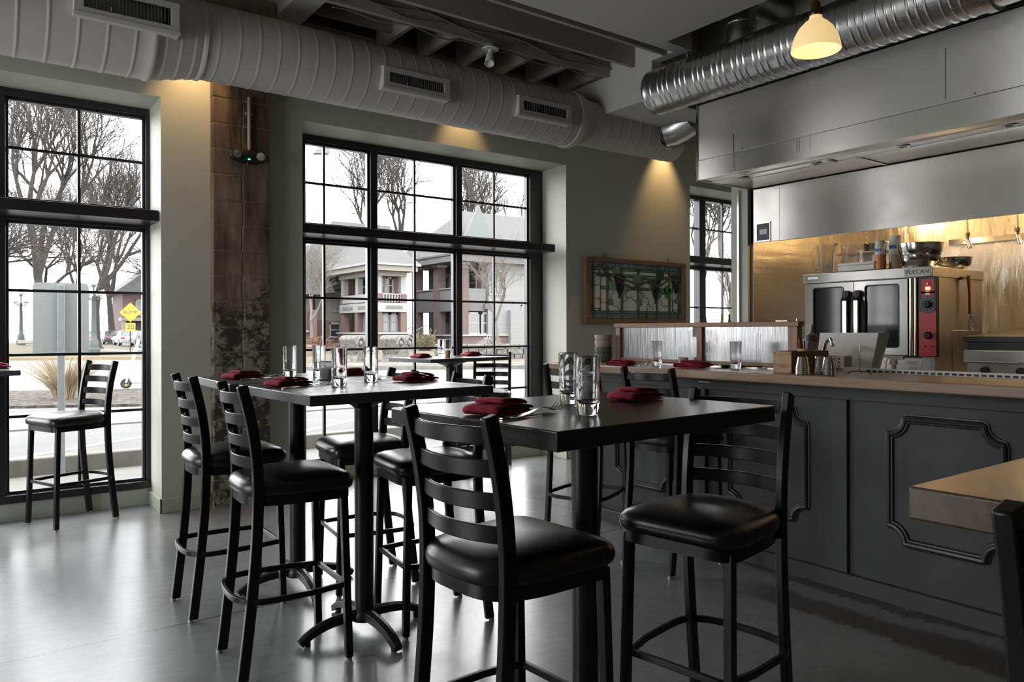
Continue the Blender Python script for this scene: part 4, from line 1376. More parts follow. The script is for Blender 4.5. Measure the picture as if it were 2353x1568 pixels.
t = thing('wooden_box', 'open pine wooden box with stamped letters on the counter end of the divider', 'box', (3.665, 2.43, 1.0905), radians(-2))
L, W_, Hh = 0.40, 0.105, 0.118
bx = MB()
bx.box(-0.066, -0.058, 0.0, -0.054, 0.058, Hh)
fo = bx.build('front_board', M_BOXWOOD, t, bevel=0.002)
bx = MB()
bx.box(-0.053, -0.058, 0.0, 0.26, -0.047, Hh).box(-0.053, 0.047, 0.0, 0.26, 0.058, Hh).box(0.2605, -0.058, 0.0, 0.272, 0.058, Hh).box(-0.053, -0.046, 0.0, 0.26, 0.046, 0.010)
bx.build('sides', wood('pine_side', (0.16, 0.085, 0.032), (0.24, 0.135, 0.055), (0.32, 0.19, 0.085), 'x', rough=0.5, scale=0.8), t, bevel=0.002)
MX = Matrix.Translation((-0.0664, 0.0, 0.034)) @ Matrix(((0, 0, -1, 0), (-1, 0, 0, 0), (0, 1, 0, 0), (0, 0, 0, 1)))
text_mesh('stamp', 'TEDS', 0.019, mat('burnt_stamp', (0.13, 0.075, 0.03), rough=0.6), fo, MX, 0.0003)
nl = MB()
for y, z in ((-0.050, 0.108), (0.050, 0.108), (-0.05, 0.01), (0.05, 0.01)):
    nl.sphere((-0.0665, y, z), 0.003, 8, 5)
nl.build('nail', M_INK, t)

M_CUP = M_STEELP


def cup_stack(loc, n, label):
    for i in range(n):
        t = thing('steel_cup', label[i], 'cup', (loc[0], loc[1], loc[2] + i * 0.010), 0, 'upside-down steel cups')
        MB().lathe([(0.034, 0.0), (0.036, 0.002), (0.034, 0.006), (0.024, 0.058), (0.022, 0.062), (0.0001, 0.063)], (0, 0, 0), 28).build('cup', M_CUP, t, smooth=50)


ORD = ['bottom', 'second', 'third', 'fourth', 'top']
cup_stack((3.56, 2.285, 1.0905), 4, ['%s cup of the left front stack of steel cups beside the wooden box' % ORD[k if k < 3 else 4] for k in range(4)])
cup_stack((3.62, 2.175, 1.0905), 4, ['%s cup of the right front stack of steel cups beside the wooden box' % ORD[k if k < 3 else 4] for k in range(4)])
cup_stack((3.70, 2.275, 1.0905), 4, ['%s cup of the steel cup stack behind the two front stacks' % ORD[k if k < 3 else 4] for k in range(4)])

# pens in a wooden holder inside the box
t = thing('pen_holder', 'round wooden pen holder standing in the wooden box', 'pen holder', (3.80, 2.425, 1.1015))
MB().lathe([(0.0001, 0.0), (0.036, 0.0), (0.038, 0.118), (0.033, 0.118), (0.031, 0.006), (0.0001, 0.006)], (0, 0, 0), 24).build('cup', mat('pale_wood_cup', (0.45, 0.29, 0.14), rough=0.5), t)
for i, (dx, dy, hh, m_, lab) in enumerate(((-0.012, 0.018, 0.165, M_PENRED, 'red pen in the pen holder'), (0.004, 0.004, 0.155, M_BLACKP, 'black pen in the pen holder'),
                                           (0.0, -0.020, 0.178, M_BLUE, 'blue pen in the pen holder, at the right'), (0.016, 0.014, 0.17, M_WPLAST, 'white pen in the pen holder'))):
    p = MB().cyl((dx * .6, dy * .6, 0.008), (dx * 1.5, dy * 1.3, hh), 0.0048, 0.0048, 10).cyl((dx * 1.5, dy * 1.3, hh), (dx * 1.55, dy * 1.34, hh + .006), 0.0048, 0.002, 10)
    p.xf(Matrix.Translation((3.80, 2.425, 1.1015)))
    single('pen', p, m_, lab, 'pen', 'pens in the pen holder')

# sauce bottles and other things behind the divider
t = thing('sauce_bottle', 'white squeeze bottle with a pointed cap at the right end of the divider', 'bottle', (4.20, 2.63, 0.9205))
MB().lathe([(0.0001, 0.0), (0.034, 0.0), (0.036, 0.02), (0.034, 0.33), (0.0001, 0.335)], (0, 0, 0), 24).build('bottle', mat('pale_grey_plastic', (0.50, 0.46, 0.41), rough=0.45), t)
MB().lathe([(0.034, 0.336), (0.036, 0.34), (0.034, 0.372), (0.020, 0.376), (0.010, 0.39), (0.0045, 0.425), (0.003, 0.44), (0.0001, 0.441)], (0, 0, 0), 24).build('cap', mat('tan_plastic', (0.33, 0.24, 0.18), rough=0.45), t)
t = thing('hot_sauce_bottle', 'orange-capped bottle behind the right divider post', 'bottle', (4.22, 2.735, 0.9205))
MB().lathe([(0.0001, 0.0), (0.030, 0.0), (0.030, 0.30), (0.018, 0.34), (0.016, 0.37), (0.0001, 0.37)], (0, 0, 0), 20).build('bottle', mat('red_sauce', (0.42, 0.10, 0.02), rough=0.25), t)
MB().lathe([(0.018, 0.371), (0.020, 0.40), (0.0001, 0.402)], (0, 0, 0), 20).build('cap', M_ORANGE, t)
t = thing('measuring_jug', 'white jug seen blurred through the right divider panel', 'jug', (4.22, 2.85, 0.9205))
MB().lathe([(0.0001, 0.0), (0.07, 0.0), (0.095, 0.33), (0.098, 0.335), (0.092, 0.33), (0.068, 0.006), (0.0001, 0.006)], (0, 0, 0), 28).build('jug', M_WPLAST, t)
single('dark_canister', MB().box(4.15, 3.42, 0.9205, 4.32, 3.60, 1.33), M_IRON, 'dark canister seen blurred through the left divider panel', 'canister', bevel=0.01)
single('grey_canister', MB().box(4.15, 3.08, 0.9205, 4.34, 3.20, 1.27), M_CHAR, 'grey canister seen blurred through the right divider panel', 'canister', bevel=0.01)
single('storage_tub', MB().box(4.12, 3.64, 0.9205, 4.40, 3.96, 1.12), M_CHAR, 'low dark tub seen blurred behind the left divider panel', 'tub', bevel=0.012)

# leaning stainless guard with a faucet
t = thing('steel_splash_guard', 'leaning stainless splash guard on the prep counter in front of the oven', 'splash guard', (0, 0, 0))
g = MB()
g.add([(4.55, 2.84, 0.93), (4.55, 2.48, 0.93), (4.63, 2.445, 1.305), (4.63, 2.84, 1.305)], [(0, 1, 2, 3)])
g.add([(4.55, 2.48, 0.93), (4.71, 2.52, 0.93), (4.70, 2.41, 1.302), (4.63, 2.445, 1.305)], [(0, 1, 2, 3)])
g.build('sheet', mat('satin_grey_steel', (0.50, 0.48, 0.45), rough=0.38, metal=1.0, scale=60, stretch=(1, 14, 1), bump=0.05), t, smooth=0, solid=0.004)
MB().box(4.40, 2.36, 0.9205, 4.56, 2.60, 1.085).build('base_box', M_STEEL2, t, bevel=0.004)
t = thing('bar_faucet', 'curved chrome faucet in front of the splash guard', 'faucet', (4.42, 2.70, 0.9205))
MB().tube([(0.05, 0.02, 0.0), (0.05, 0.02, 0.26), (0.045, 0.0, 0.32), (0.03, -0.03, 0.345), (0.0, -0.06, 0.345), (-0.01, -0.075, 0.33), (-0.014, -0.082, 0.30)], 0.011, 12).build('spout', M_STEELP, t)
t = thing('printed_carton', 'small white printed carton on the prep counter beside the cups', 'carton', (4.30, 2.53, 0.9205 + 0.165), radians(4))
MB().box(-0.07, -0.075, -0.164, 0.06, 0.08, -0.0005).build('stand', M_BLACKP, t)
cb = MB().box(-0.05, -0.070, 0.0, 0.05, 0.070, 0.082).build('box', M_CARD, t, bevel=0.002)
pr = MB()
xf = -0.0506
for y0_, y1_, z0, z1 in ((0.025, 0.06, 0.054, 0.066), (-0.012, 0.015, 0.050, 0.07), (0.035, 0.058, 0.012, 0.032), (-0.020, 0.030, 0.024, 0.031), (-0.020, 0.03, 0.013, 0.018),
                         (-0.045, -0.035, 0.058, 0.070), (-0.045, -0.035, 0.036, 0.048), (-0.045, -0.035, 0.014, 0.026)):
    pr.box(xf, y0_, z0, xf + 0.0009, y1_, z1)
pr.build('print', M_INK, cb)
t = thing('receipt_spike', 'thin wire receipt spike on a small footed base on the counter', 'receipt spike', (3.79, 2.10, 1.0905))
MB().cyl((0, 0, 0.010), (0, 0, 0.155), 0.0022, 0.0018, 8).build('spike', M_STEELP, t)
bs = MB()
for a in (0.4, 2.5, 4.6):
    bs.tube([(0, 0, 0.016), (0.04 * cos(a), 0.04 * sin(a), 0.016), (0.058 * cos(a), 0.058 * sin(a), 0.010), (0.064 * cos(a), 0.064 * sin(a), 0.002)], 0.0024, 6)
bs.build('base', M_BLACKP, t)
t = thing('spray_bottle', 'pale spray bottle on the prep counter in front of the oven', 'spray bottle', (4.42, 2.245, 0.9205))
MB().lathe([(0.0001, 0.0), (0.036, 0.0), (0.036, 0.14), (0.018, 0.175), (0.015, 0.20), (0.0001, 0.20)], (0, 0, 0), 20).build('bottle', M_WPLAST, t)
h = MB()
h.prism([(-0.022, 0.20), (0.022, 0.20), (0.016, 0.228), (0.05, 0.245), (0.06, 0.252), (-0.058, 0.252), (-0.062, 0.232), (-0.016, 0.226)], -0.012, 0.012, 'x')
ho = h.build('trigger_head', mat('ivory_plastic', (0.52, 0.46, 0.38), rough=0.4), t, bevel=0.002)
MB().tube([(0, 0.035, 0.232), (0, 0.045, 0.21), (0, 0.042, 0.185), (0, 0.05, 0.17)], 0.004, 8).build('trigger', M_WPLAST, ho)

# small bottles on the kitchen window sill behind the divider
for i, (x, m_) in enumerate(((7.32, mat('yellow_pack', (0.62, 0.52, 0.12), rough=0.5)), (7.46, mat('olive_bottle', (0.10, 0.09, 0.012), rough=0.2)))):
    single('sill_bottle', MB().lathe([(0.0001, 0), (0.04, 0), (0.04, 0.45), (0.014, 0.55), (0.012, 0.62), (0.0001, 0.62)], (x, 5.86 - 0.1, 0.90), 18), m_,
           ['yellow packet standing behind the divider by the partition', 'dark olive bottle standing behind the divider by the partition'][i], 'bottle')
single('sill_shelf', MB().box(7.05, 5.62, 0.86, 8.3, 5.948, 0.90), M_WALL, 'green shelf board under the kitchen-side window', 'shelf', bevel=0.003)
# ------------------------------------------------------------------ bar chairs (local +x is the way the sitter faces)


def post_path():
    return [(-0.226, 0.010), (-0.198, 0.25), (-0.178, 0.46), (-0.170, 0.60), (-0.168, 0.74), (-0.174, 0.85), (-0.193, 0.98), (-0.226, 1.118)]


def post_x(z):
    P = post_path()
    for a, b in zip(P, P[1:]):
        if a[1] <= z <= b[1]:
            return a[0] + (b[0] - a[0]) * (z - a[1]) / (b[1] - a[1])
    return P[-1][0]


def smooth_path(P, k=4):
    out = []
    n = len(P)
    for i in range(n - 1):
        p0, p1, p2, p3 = P[max(i - 1, 0)], P[i], P[i + 1], P[min(i + 2, n - 1)]
        for j in range(k):
            t_ = j / k
            out.append(tuple(0.5 * (2 * b + (c - a) * t_ + (2 * a - 5 * b + 4 * c - d) * t_ ** 2 + (3 * b - a - 3 * c + d) * t_ ** 3) for a, b, c, d in zip(p0, p1, p2, p3)))
    out.append(tuple(P[-1]))
    return out


def seat_outline(s=1.0, n=56):
    """D-shaped seat: straight front, rounded back"""
    pts = []
    for i in range(n):
        a = 2 * pi * i / n
        c, s_ = cos(a), sin(a)
        if c >= 0:
            e = 0.30
            x = 0.218 * (abs(c) ** e)
            y = 0.218 * (abs(s_) ** e) * (1 if s_ >= 0 else -1)
        else:
            e = 0.72
            x = -0.222 * (abs(c) ** e)
            y = 0.218 * (abs(s_) ** 0.55) * (1 if s_ >= 0 else -1)
        y *= 1.0 - 0.10 * max(0.0, (0.21 - x) / 0.44)
        pts.append((x * s, y * s))
    return pts


def make_chair():
    t = thing('bar_chair', 'x', 'bar chair')
    # cushion
    rg = []
    for s, z in ((0.90, 0.692), (0.955, 0.692), (0.985, 0.699), (1.0, 0.713), (0.996, 0.724), (0.975, 0.737), (0.92, 0.749), (0.82, 0.758), (0.66, 0.766), (0.46, 0.771), (0.24, 0.7735), (0.08, 0.774), (0.01, 0.774)):
        rg.append([(x, y, z) for x, y in seat_outline(s)])
    MB().rings(rg, True, True, True).build('seat', M_VINYL, t, smooth=80)
    # metal ring under the cushion
    rg = []
    for s, z in ((0.93, 0.655), (0.93, 0.6915), (0.86, 0.6915), (0.86, 0.655)):
        rg.append([(x, y, z) for x, y in seat_outline(s)])
    rg.append(rg[0])
    MB().rings(rg, True, False, False).build('seat_frame', M_CHAIR, t, bevel=0.002)
    # rear legs carry on up as back posts
    hw = 0.172
    for s in (1, -1):
        path = [(x, s * hw, z) for x, z in smooth_path(post_path())]
        m = MB().sweep(path, [(-0.020, -0.0135), (0.020, -0.0135), (0.020, 0.0135), (-0.020, 0.0135)], (0, 1, 0))
        lg = m.build('back_post', M_CHAIR, t, bevel=0.0045)
        MB().cyl((-0.236, s * hw, 0.0), (-0.236, s * hw, 0.012), 0.013, 0.013, 12).build('foot_glide', M_GLIDE, lg)
        x0, x1, yf0, yf1 = 0.186, 0.168, 0.186, 0.176
        m = MB().sweep([(x0, s * yf0, 0.010), (x1, s * yf1, 0.680)], [(-0.0145, -0.0145), (0.0145, -0.0145), (0.0145, 0.0145), (-0.0145, 0.0145)], (0, 1, 0))
        lg = m.build('leg', M_CHAIR, t, bevel=0.003)
        MB().cyl((x0, s * yf0, 0.0), (x0, s * yf0, 0.012), 0.012, 0.012, 12).build('foot_glide', M_GLIDE, lg)
    # front apron
    MB().box(0.160, -0.162, 0.655, 0.180, 0.162, 0.6905).build('apron', M_CHAIR, t, bevel=0.003)
    # four bowed slats
    for zt in (1.090, 1.0075, 0.925, 0.8425):
        hgt = 0.0435
        path = []
        for i in range(15):
            y = -0.166 + 0.332 * i / 14
            u = y / 0.166
            path.append((post_x(zt - hgt / 2) + 0.004 - 0.046 * (1 - u * u), y, zt - hgt / 2))
        MB().sweep(path, [(-0.0055, -hgt / 2), (0.0055, -hgt / 2), (0.0055, hgt / 2), (-0.0055, hgt / 2)], (0, 0, 1)).build('slat', M_CHAIR, t, bevel=0.0028)
    # footrest: front bar, straight sides and a hoop behind the rear legs
    z = 0.300
    sec = [(-0.007, -0.011), (0.007, -0.011), (0.007, 0.011), (-0.007, 0.011)]
    path = [(0.180, -0.168, z), (0.05, -0.192, z), (-0.10, -0.197, z)]
    path += [(-0.11 - 0.135 * abs(sin(a)) ** 0.72, -0.197 * (1 if cos(a) >= 0 else -1) * abs(cos(a)) ** 0.72, z) for a in [i * pi / 20 for i in range(1, 20)]]
    path += [(-0.10, 0.197, z), (0.05, 0.192, z), (0.180, 0.168, z)]
    m = MB().sweep(path, sec, (0, 0, 1))
    m.box(0.172, -0.168, z - 0.011, 0.186, 0.168, z + 0.011)
    m.build('footrest', M_CHAIR, t, bevel=0.002)
    return t


CHAIRS = [
    ((0.623, 6.066), 201.2, 'black ladder-back bar chair alone in the recess of the left window'),
    ((1.085, 3.810), 0.0, 'far black bar chair left of the paired tables, before the block pillar'),
    ((1.090, 3.040), -3.0, 'near black bar chair on the left of the paired tables'),
    ((1.727, 3.690), 172.7, 'black bar chair tucked under the right of the paired tables, the one nearer the window'),
    ((1.753, 3.046), 172.7, 'black bar chair tucked under the paired tables, seen through the foreground slats'),
    ((1.228, 1.670), 4.4, 'big foreground black bar chair with its slatted back to the viewer'),
    ((1.925, 1.580), 189.0, 'black bar chair right of the dark wood table, turned towards it'),
    ((3.290, 2.930), 2.0, 'black bar chair pushed up to the middle of the oak counter'),
    ((3.230, 3.600), 22.0, 'black bar chair turned at the far end of the oak counter'),
    ((4.090, 5.940), 228.0, 'black bar chair at the small table by the big window'),
    ((1.200, 0.190), 0.0, 'black bar chair at the brown table, cut off at the lower right corner'),
]
proto = make_chair()
for i, ((x, y), a, lab) in enumerate(CHAIRS):
    if i == 0:
        proto.location = (x, y, 0); proto.rotation_euler = (0, 0, radians(a)); proto['label'] = lab; proto['group'] = 'black bar chairs'
    else:
        dup(proto, (x, y, 0), radians(a), lab, 'black bar chairs')


# ------------------------------------------------------------------ tall tables
TT = 1.085


def foot_sec(k=1.0):
    return [(-0.024 * k, 0.0), (-0.020 * k, 0.028), (0.0, 0.036), (0.020 * k, 0.028), (0.024 * k, 0.0)]


def make_table(label, loc, rz, sx, sy, th, m_top, m_edge=None, base_rot=0.0, group=None):
    t = thing('tall_table', label, 'table', (*loc, 0), rz, group)
    z0 = TT - th
    MB().box(-sx / 2, -sy / 2, z0, sx / 2, sy / 2, TT).build('table_top', m_top, t, bevel=0.004, seg=3)
    if m_edge:
        e = MB()
        b = 0.0022
        e.box(-sx / 2 - b, -sy / 2 - b, z0 + .003, -sx / 2 + .001, sy / 2 + b, TT - .003).box(sx / 2 - .001, -sy / 2 - b, z0 + .003, sx / 2 + b, sy / 2 + b, TT - .003)
        e.box(-sx / 2, -sy / 2 - b, z0 + .003, sx / 2, -sy / 2 + .001, TT - .003).box(-sx / 2, sy / 2 - .001, z0 + .003, sx / 2, sy / 2 + b, TT - .003)
        e.build('edge_band', m_edge, t)
    MB().cyl((0, 0, 0.075), (0, 0, z0 - 0.025), 0.0415, 0.0415, 32).build('column', M_COLUMN, t)
    MB().lathe([(0.0415, z0 - 0.06), (0.06, z0 - 0.045), (0.15, z0 - 0.012), (0.16, z0 - 0.001), (0.0001, z0 - 0.001)], (0, 0, 0), 28).build('top_plate', M_COLUMN, t)
    b = MB().lathe([(0.056, 0.052), (0.060, 0.075), (0.050, 0.094), (0.043, 0.102)], (0, 0, 0), 28)
    bo = b.build('base_hub', M_IRON, t)
    for k in range(4):
        a = base_rot + k * pi / 2
        L = 0.262
        path = []
        for i in range(13):
            s = i / 12
            r = 0.03 + s * L
            z = 0.058 * (1 - s ** 3.2) + 0.008
            path.append((r * cos(a), r * sin(a), z - 0.004))
        ft = MB().sweep(path, foot_sec(), (0, 0, 1), scales=[1.15 - 0.25 * i / 12 for i in range(13)])
        fo = ft.build('base_foot', M_IRON, t, bevel=0.002)
        MB().cyl(((0.03 + L - .028) * cos(a), (0.03 + L - .028) * sin(a), 0.0), ((0.03 + L - .028) * cos(a), (0.03 + L - .028) * sin(a), 0.022), 0.013, 0.013, 12).build('leveller', M_BLACKP, fo)
    return t


make_table('dark oak-topped tall table in the foreground centre', (1.574, 1.765), radians(3.8), 0.942, 0.748, 0.050, M_T_WOOD, None, 0.3)
make_table('tall slate-topped table of the paired tables, the one nearer the viewer', (1.443, 3.078), radians(2.0), 0.835, 0.785, 0.040, M_T_LAM, M_T_EDGE, 0.0, 'paired tall tables')
make_table('tall slate-topped table of the paired tables, the one nearer the pillar', (1.420, 3.835), radians(-2.5), 0.835, 0.70, 0.040, M_T_LAM, M_T_EDGE, 0.0, 'paired tall tables')
make_table('small tall table by the big window, behind the paired tables', (3.66, 5.955), radians(9.0), 0.95, 0.60, 0.034, M_T_LAM, M_T_EDGE, 0.5)
make_table('tall table cut off at the left edge, in the left window', (-0.17, 5.955), 0.0, 0.96, 0.60, 0.034, M_T_LAM, M_T_EDGE)
make_table('brown oiled tall table cut off at the lower right corner', (1.155 + 0.40, 0.565 - 0.375), 0.0, 0.80, 0.75, 0.050, M_T_BROWN)

# ------------------------------------------------------------------ table settings


def make_napkin():
    """cloth napkin folded over on itself: a rounded fold at one end, tapering at the other"""
    t = thing('napkin', 'x', 'napkin')
    def ribbon(prof, hw, skew, th, nm, wav=0.002):
        P = smooth_path(prof, 5)
        rings = []
        for i, (x, z) in enumerate(P):
            s = i / (len(P) - 1)
            rings.append([(x + skew * v * s, v * hw * (1 - 0.12 * max(0, s - 0.6)), z + wav * sin(2.6 * v + 5 * s)) for v in (-1, -0.7, -0.35, 0, 0.35, 0.7, 1)])
        MB().rings(rings, False, False, False).build(nm, M_NAP, t, smooth=80, solid=th)
    ribbon([(0.080, 0.0045), (0.02, 0.0045), (-0.060, 0.005), (-0.080, 0.0075), (-0.087, 0.014), (-0.080, 0.0215), (-0.055, 0.025), (0.0, 0.025), (0.05, 0.021), (0.082, 0.0155), (0.096, 0.012)], 0.056, 0.006, 0.0052, 'fold', 0.0008)
    ribbon([(0.070, 0.0105), (0.0, 0.0115), (-0.055, 0.012), (-0.066, 0.0145), (-0.055, 0.0175), (0.0, 0.018), (0.045, 0.0155)], 0.053, 0.004, 0.0042, 'inner_fold', 0.0004)
    ribbon([(0.030, 0.0300), (-0.015, 0.0312), (-0.040, 0.0325), (-0.047, 0.036), (-0.038, 0.0395), (-0.010, 0.0395), (0.035, 0.0365), (0.068, 0.0300), (0.082, 0.0235)], 0.046, 0.010, 0.0045, 'top_fold', 0.0012)
    return t


def make_fork():
    t = thing('fork', 'x', 'fork')
    # outline width along the length, curved profile
    L = 0.19
    m = MB()
    pr = [(0.0, 0.0065, 0.002), (0.02, 0.0068, 0.0025), (0.06, 0.005, 0.005), (0.10, 0.003, 0.010), (0.118, 0.0035, 0.010), (0.128, 0.009, 0.008), (0.138, 0.0115, 0.005), (0.147, 0.012, 0.003)]
    R = [[(x, -w_, z), (x, w_, z), (x, w_, z + 0.0022), (x, -w_, z + 0.0022)] for x, w_, z in pr]
    m.rings(R, True, True, True)
    for k in range(4):
        y = -0.0098 + k * 0.00653
        R = [[(x, y - 0.0018 * s_, z), (x, y + 0.0018 * s_, z), (x, y + 0.0018 * s_, z + 0.0018), (x, y - 0.0018 * s_, z + 0.0018)] for x, z, s_ in ((0.146, 0.003, 1), (0.165, 0.0028, 1), (0.180, 0.007, 0.9), (0.193, 0.014, 0.5))]
        m.rings(R, True, True, True)
    m.build('fork', M_FORK, t, bevel=0.0006)
    return t


def make_knife():
    t = thing('knife', 'x', 'knife')
    m = MB()
    pr = [(0.0, 0.0062, 0.004), (0.01, 0.0075, 0.006), (0.09, 0.006, 0.005), (0.10, 0.004, 0.0035), (0.108, 0.008, 0.0022), (0.17, 0.0095, 0.0018), (0.20, 0.006, 0.0015), (0.208, 0.001, 0.0012)]
    R = [[(x, -w_, 0.0008), (x, w_, 0.0008), (x, w_ * .7, h_), (x, -w_ * .7, h_)] for x, w_, h_ in pr]
    m.rings(R, True, True, True).build('knife', M_FORK, t, bevel=0.0006)
    return t


def make_tumbler():
    t = thing('tumbler', 'x', 'glass')
    prof = [(0.0001, 0.0), (0.029, 0.0), (0.0315, 0.003), (0.0335, 0.090), (0.0352, 0.164), (0.0338, 0.1648), (0.0322, 0.160), (0.0300, 0.085), (0.0282, 0.045), (0.024, 0.036), (0.012, 0.032), (0.0001, 0.031)]
    MB().lathe(prof, (0, 0, 0), 40).build('glass', M_GLASS, t, smooth=50)
    return t


def make_votive():
    t = thing('votive_holder', 'x', 'candle holder')
    m = MB()
    n, rows = 26, 11
    for k in range(rows):
        z0, z1 = 0.004 + k * 0.0075, 0.004 + (k + 1) * 0.0075
        for i in range(n):
            for sg in (1, -1):
                a0 = 2 * pi * (i + 0.5 * (k % 2)) / n
                a1 = a0 + sg * pi / n
                r0, r1 = 0.0305 + 0.004 * k / rows, 0.0305 + 0.004 * (k + 1) / rows
                m.tube([(r0 * cos(a0), r0 * sin(a0), z0), (r1 * cos(a1), r1 * sin(a1), z1)], 0.0011, 4)
    m.torus((0, 0, 0.003), 0.030, 0.0025, 28, 6)
    m.torus((0, 0, 0.0875), 0.0352, 0.0022, 28, 6)
    m.build('mesh_sleeve', mat('white_wire', (0.55, 0.56, 0.57), rough=0.35, metal=0.5), t)
    MB().lathe([(0.0001, 0.001), (0.026, 0.001), (0.0275, 0.055), (0.0262, 0.055), (0.025, 0.004), (0.0001, 0.004)], (0, 0, 0), 24).build('cup', mat('frosted_cup', (0.55, 0.56, 0.57), rough=0.5, trans=0.5), t)
    MB().cyl((0, 0, 0.005), (0, 0, 0.035), 0.0225, 0.0225, 20).build('candle', M_CHAR, t)
    return t


proto_done = {}


def place(kind, label, x, y, z, deg, group, scale=1.0):
    mk = {'napkin': make_napkin, 'fork': make_fork, 'knife': make_knife, 'tumbler': make_tumbler, 'votive': make_votive}[kind]
    if kind not in proto_done:
        o = mk()
        proto_done[kind] = o
        o.location = (x, y, z); o.rotation_euler = (0, 0, radians(deg)); o['label'] = label; o['group'] = group
    else:
        o = dup(proto_done[kind], (x, y, z), radians(deg), label, group)
    o.scale = (scale,) * 3
    return o


E_ = 0.0006
Z1 = TT + E_
GN, GF, GK, GT = 'folded burgundy napkins', 'forks', 'knives', 'highball tumblers'
# foreground table
place('napkin', 'burgundy napkin on the dark oak table behind the foreground chair back', 1.245, 1.762, Z1, 22, GN, 1.08)
place('fork', 'fork on the dark oak table, its tines next to the front tumbler', 1.185, 1.612, Z1, 25, GF, 1.55)
place('knife', 'knife on the dark oak table beside the left napkin', 1.165, 1.640, Z1, 14, GK, 1.0)
place('napkin', 'burgundy napkin on the dark oak table, right of the tumblers', 1.868, 1.832, Z1, 8, GN, 1.0)
place('fork', 'fork half hidden behind the right napkin on the dark oak table', 1.985, 2.075, Z1, 190, GF, 0.9)
place('tumbler', 'front empty tumbler on the dark oak table, larger of its two', 1.424, 1.582, Z1, 0, GT)
place('tumbler', 'empty tumbler just behind the front one on the dark oak table', 1.600, 1.868, Z1, 0, GT)
place('votive', 'mesh candle holder behind the front tumbler on the dark oak table', 1.560, 1.748, Z1, 0, 'mesh candle holders', 1.0)
# paired tables
place('napkin', 'burgundy napkin on the paired tables, farthest left, by the pillar', 1.155, 3.875, Z1, 20, GN)
place('fork', 'fork sticking out by the napkin nearest the pillar', 1.21, 3.795, Z1, 38, GF, 1.15)
place('knife', 'knife lying by the napkin nearest the pillar', 1.115, 3.775, Z1, 28, GK)
place('napkin', 'burgundy napkin at the near left corner of the paired tables', 1.150, 3.205, Z1, 18, GN)
place('fork', 'fork by the near left napkin of the paired tables', 1.205, 3.115, Z1, 38, GF, 1.2)
place('knife', 'knife by the near left napkin of the paired tables', 1.080, 3.085, Z1, 26, GK)
place('napkin', 'burgundy napkin half hidden behind a tumbler in the middle of the paired tables', 1.735, 3.835, Z1, 170, GN, 0.9)
place('napkin', 'burgundy napkin at the right of the paired tables, next to a chair back', 1.740, 3.145, Z1, 6, GN, 1.05)
place('fork', 'fork between the right-hand napkin and the tumbler on the paired tables', 1.77, 3.395, Z1, 215, GF, 1.0)
place('tumbler', 'leftmost tumbler on the paired tables, against the green wall', 1.385, 3.842, Z1, 0, GT)
place('tumbler', 'tumbler right of the leftmost one on the paired tables', 1.520, 3.782, Z1, 0, GT)
place('tumbler', 'nearest tumbler on the paired tables, in front of the mesh holder', 1.325, 3.072, Z1, 0, GT)
place('tumbler', 'rightmost tumbler on the paired tables, against the window mullion', 1.568, 3.268, Z1, 0, GT)
place('votive', 'mesh candle holder in the middle of the paired tables', 1.470, 3.565, Z1, 0, 'mesh candle holders', 1.0)
# window table
place('napkin', 'burgundy napkin at the left of the small window table', 3.300, 5.860, Z1, 20, GN, 1.0)
place('napkin', 'burgundy napkin at the right of the small window table', 3.960, 6.060, Z1, 10, GN, 1.05)
place('fork', 'fork beside the left napkin on the small window table', 3.40, 5.83, Z1, 20, GF, 0.9)
place('knife', 'knife beside the left napkin on the small window table', 3.30, 5.775, Z1, 16, GK, 0.9)
place('fork', 'fork beside the right napkin on the small window table', 3.78, 5.95, Z1, 195, GF, 0.8)
place('tumbler', 'left tumbler on the small window table', 3.530, 5.900, Z1, 0, GT)
place('tumbler', 'right tumbler on the small window table', 3.640, 5.960, Z1, 0, GT)
t = thing('amber_candle', 'small amber candle glass between the tumblers on the window table', 'candle', (3.560, 5.838, Z1))
MB().lathe([(0.0001, 0), (0.024, 0), (0.026, 0.066), (0.0001, 0.066)], (0, 0, 0), 24).build('glass', mat('amber_glass', (0.52, 0.33, 0.13), rough=0.2), t)
MB().cyl((0, 0, 0.066), (0, 0, 0.074), 0.0015, 0.0015, 6).build('wick', M_INK, t)
# table at the left edge
place('napkin', 'burgundy napkin on the table cut off at the left edge', 0.160, 5.845, Z1, 5, GN, 1.15)
place('knife', 'knife by the napkin on the table cut off at the left edge', 0.06, 5.735, Z1, 8, GK)
# counter
ZC = 1.0905
place('napkin', 'burgundy napkin at the far end of the oak counter, near the bowls', 3.585, 3.655, ZC, -80, GN, 0.95)
place('fork', 'fork beside the far napkin on the oak counter', 3.665, 3.515, ZC, 35, GF, 0.95)
place('knife', 'knife beside the far napkin on the oak counter', 3.600, 3.50, ZC, 20, GK, 0.9)
place('napkin', 'burgundy napkin on the oak counter in front of the right divider panel', 3.690, 3.130, ZC, -78, GN, 1.1)
place('fork', 'fork beside the napkin in front of the right divider panel', 3.735, 2.965, ZC, 20, GF, 0.95)
place('knife', 'knife beside the napkin in front of the right divider panel', 3.68, 2.955, ZC, 8, GK, 0.9)
place('tumbler', 'tumbler on the oak counter in front of the left divider panel', 3.705, 3.440, ZC, 0, GT)
place('tumbler', 'tumbler on the oak counter in front of the right divider panel', 3.770, 2.865, ZC, 0, GT)
t = thing('frosted_votive', 'small frosted candle cup at the middle of the divider', 'candle', (3.872, 3.362, ZC))
MB().lathe([(0.0001, 0), (0.028, 0), (0.034, 0.055), (0.0325, 0.055), (0.027, 0.004), (0.0001, 0.004)], (0, 0, 0), 24).build('cup', mat('frosted_white', (0.70, 0.70, 0.70), rough=0.5, trans=0.3), t)
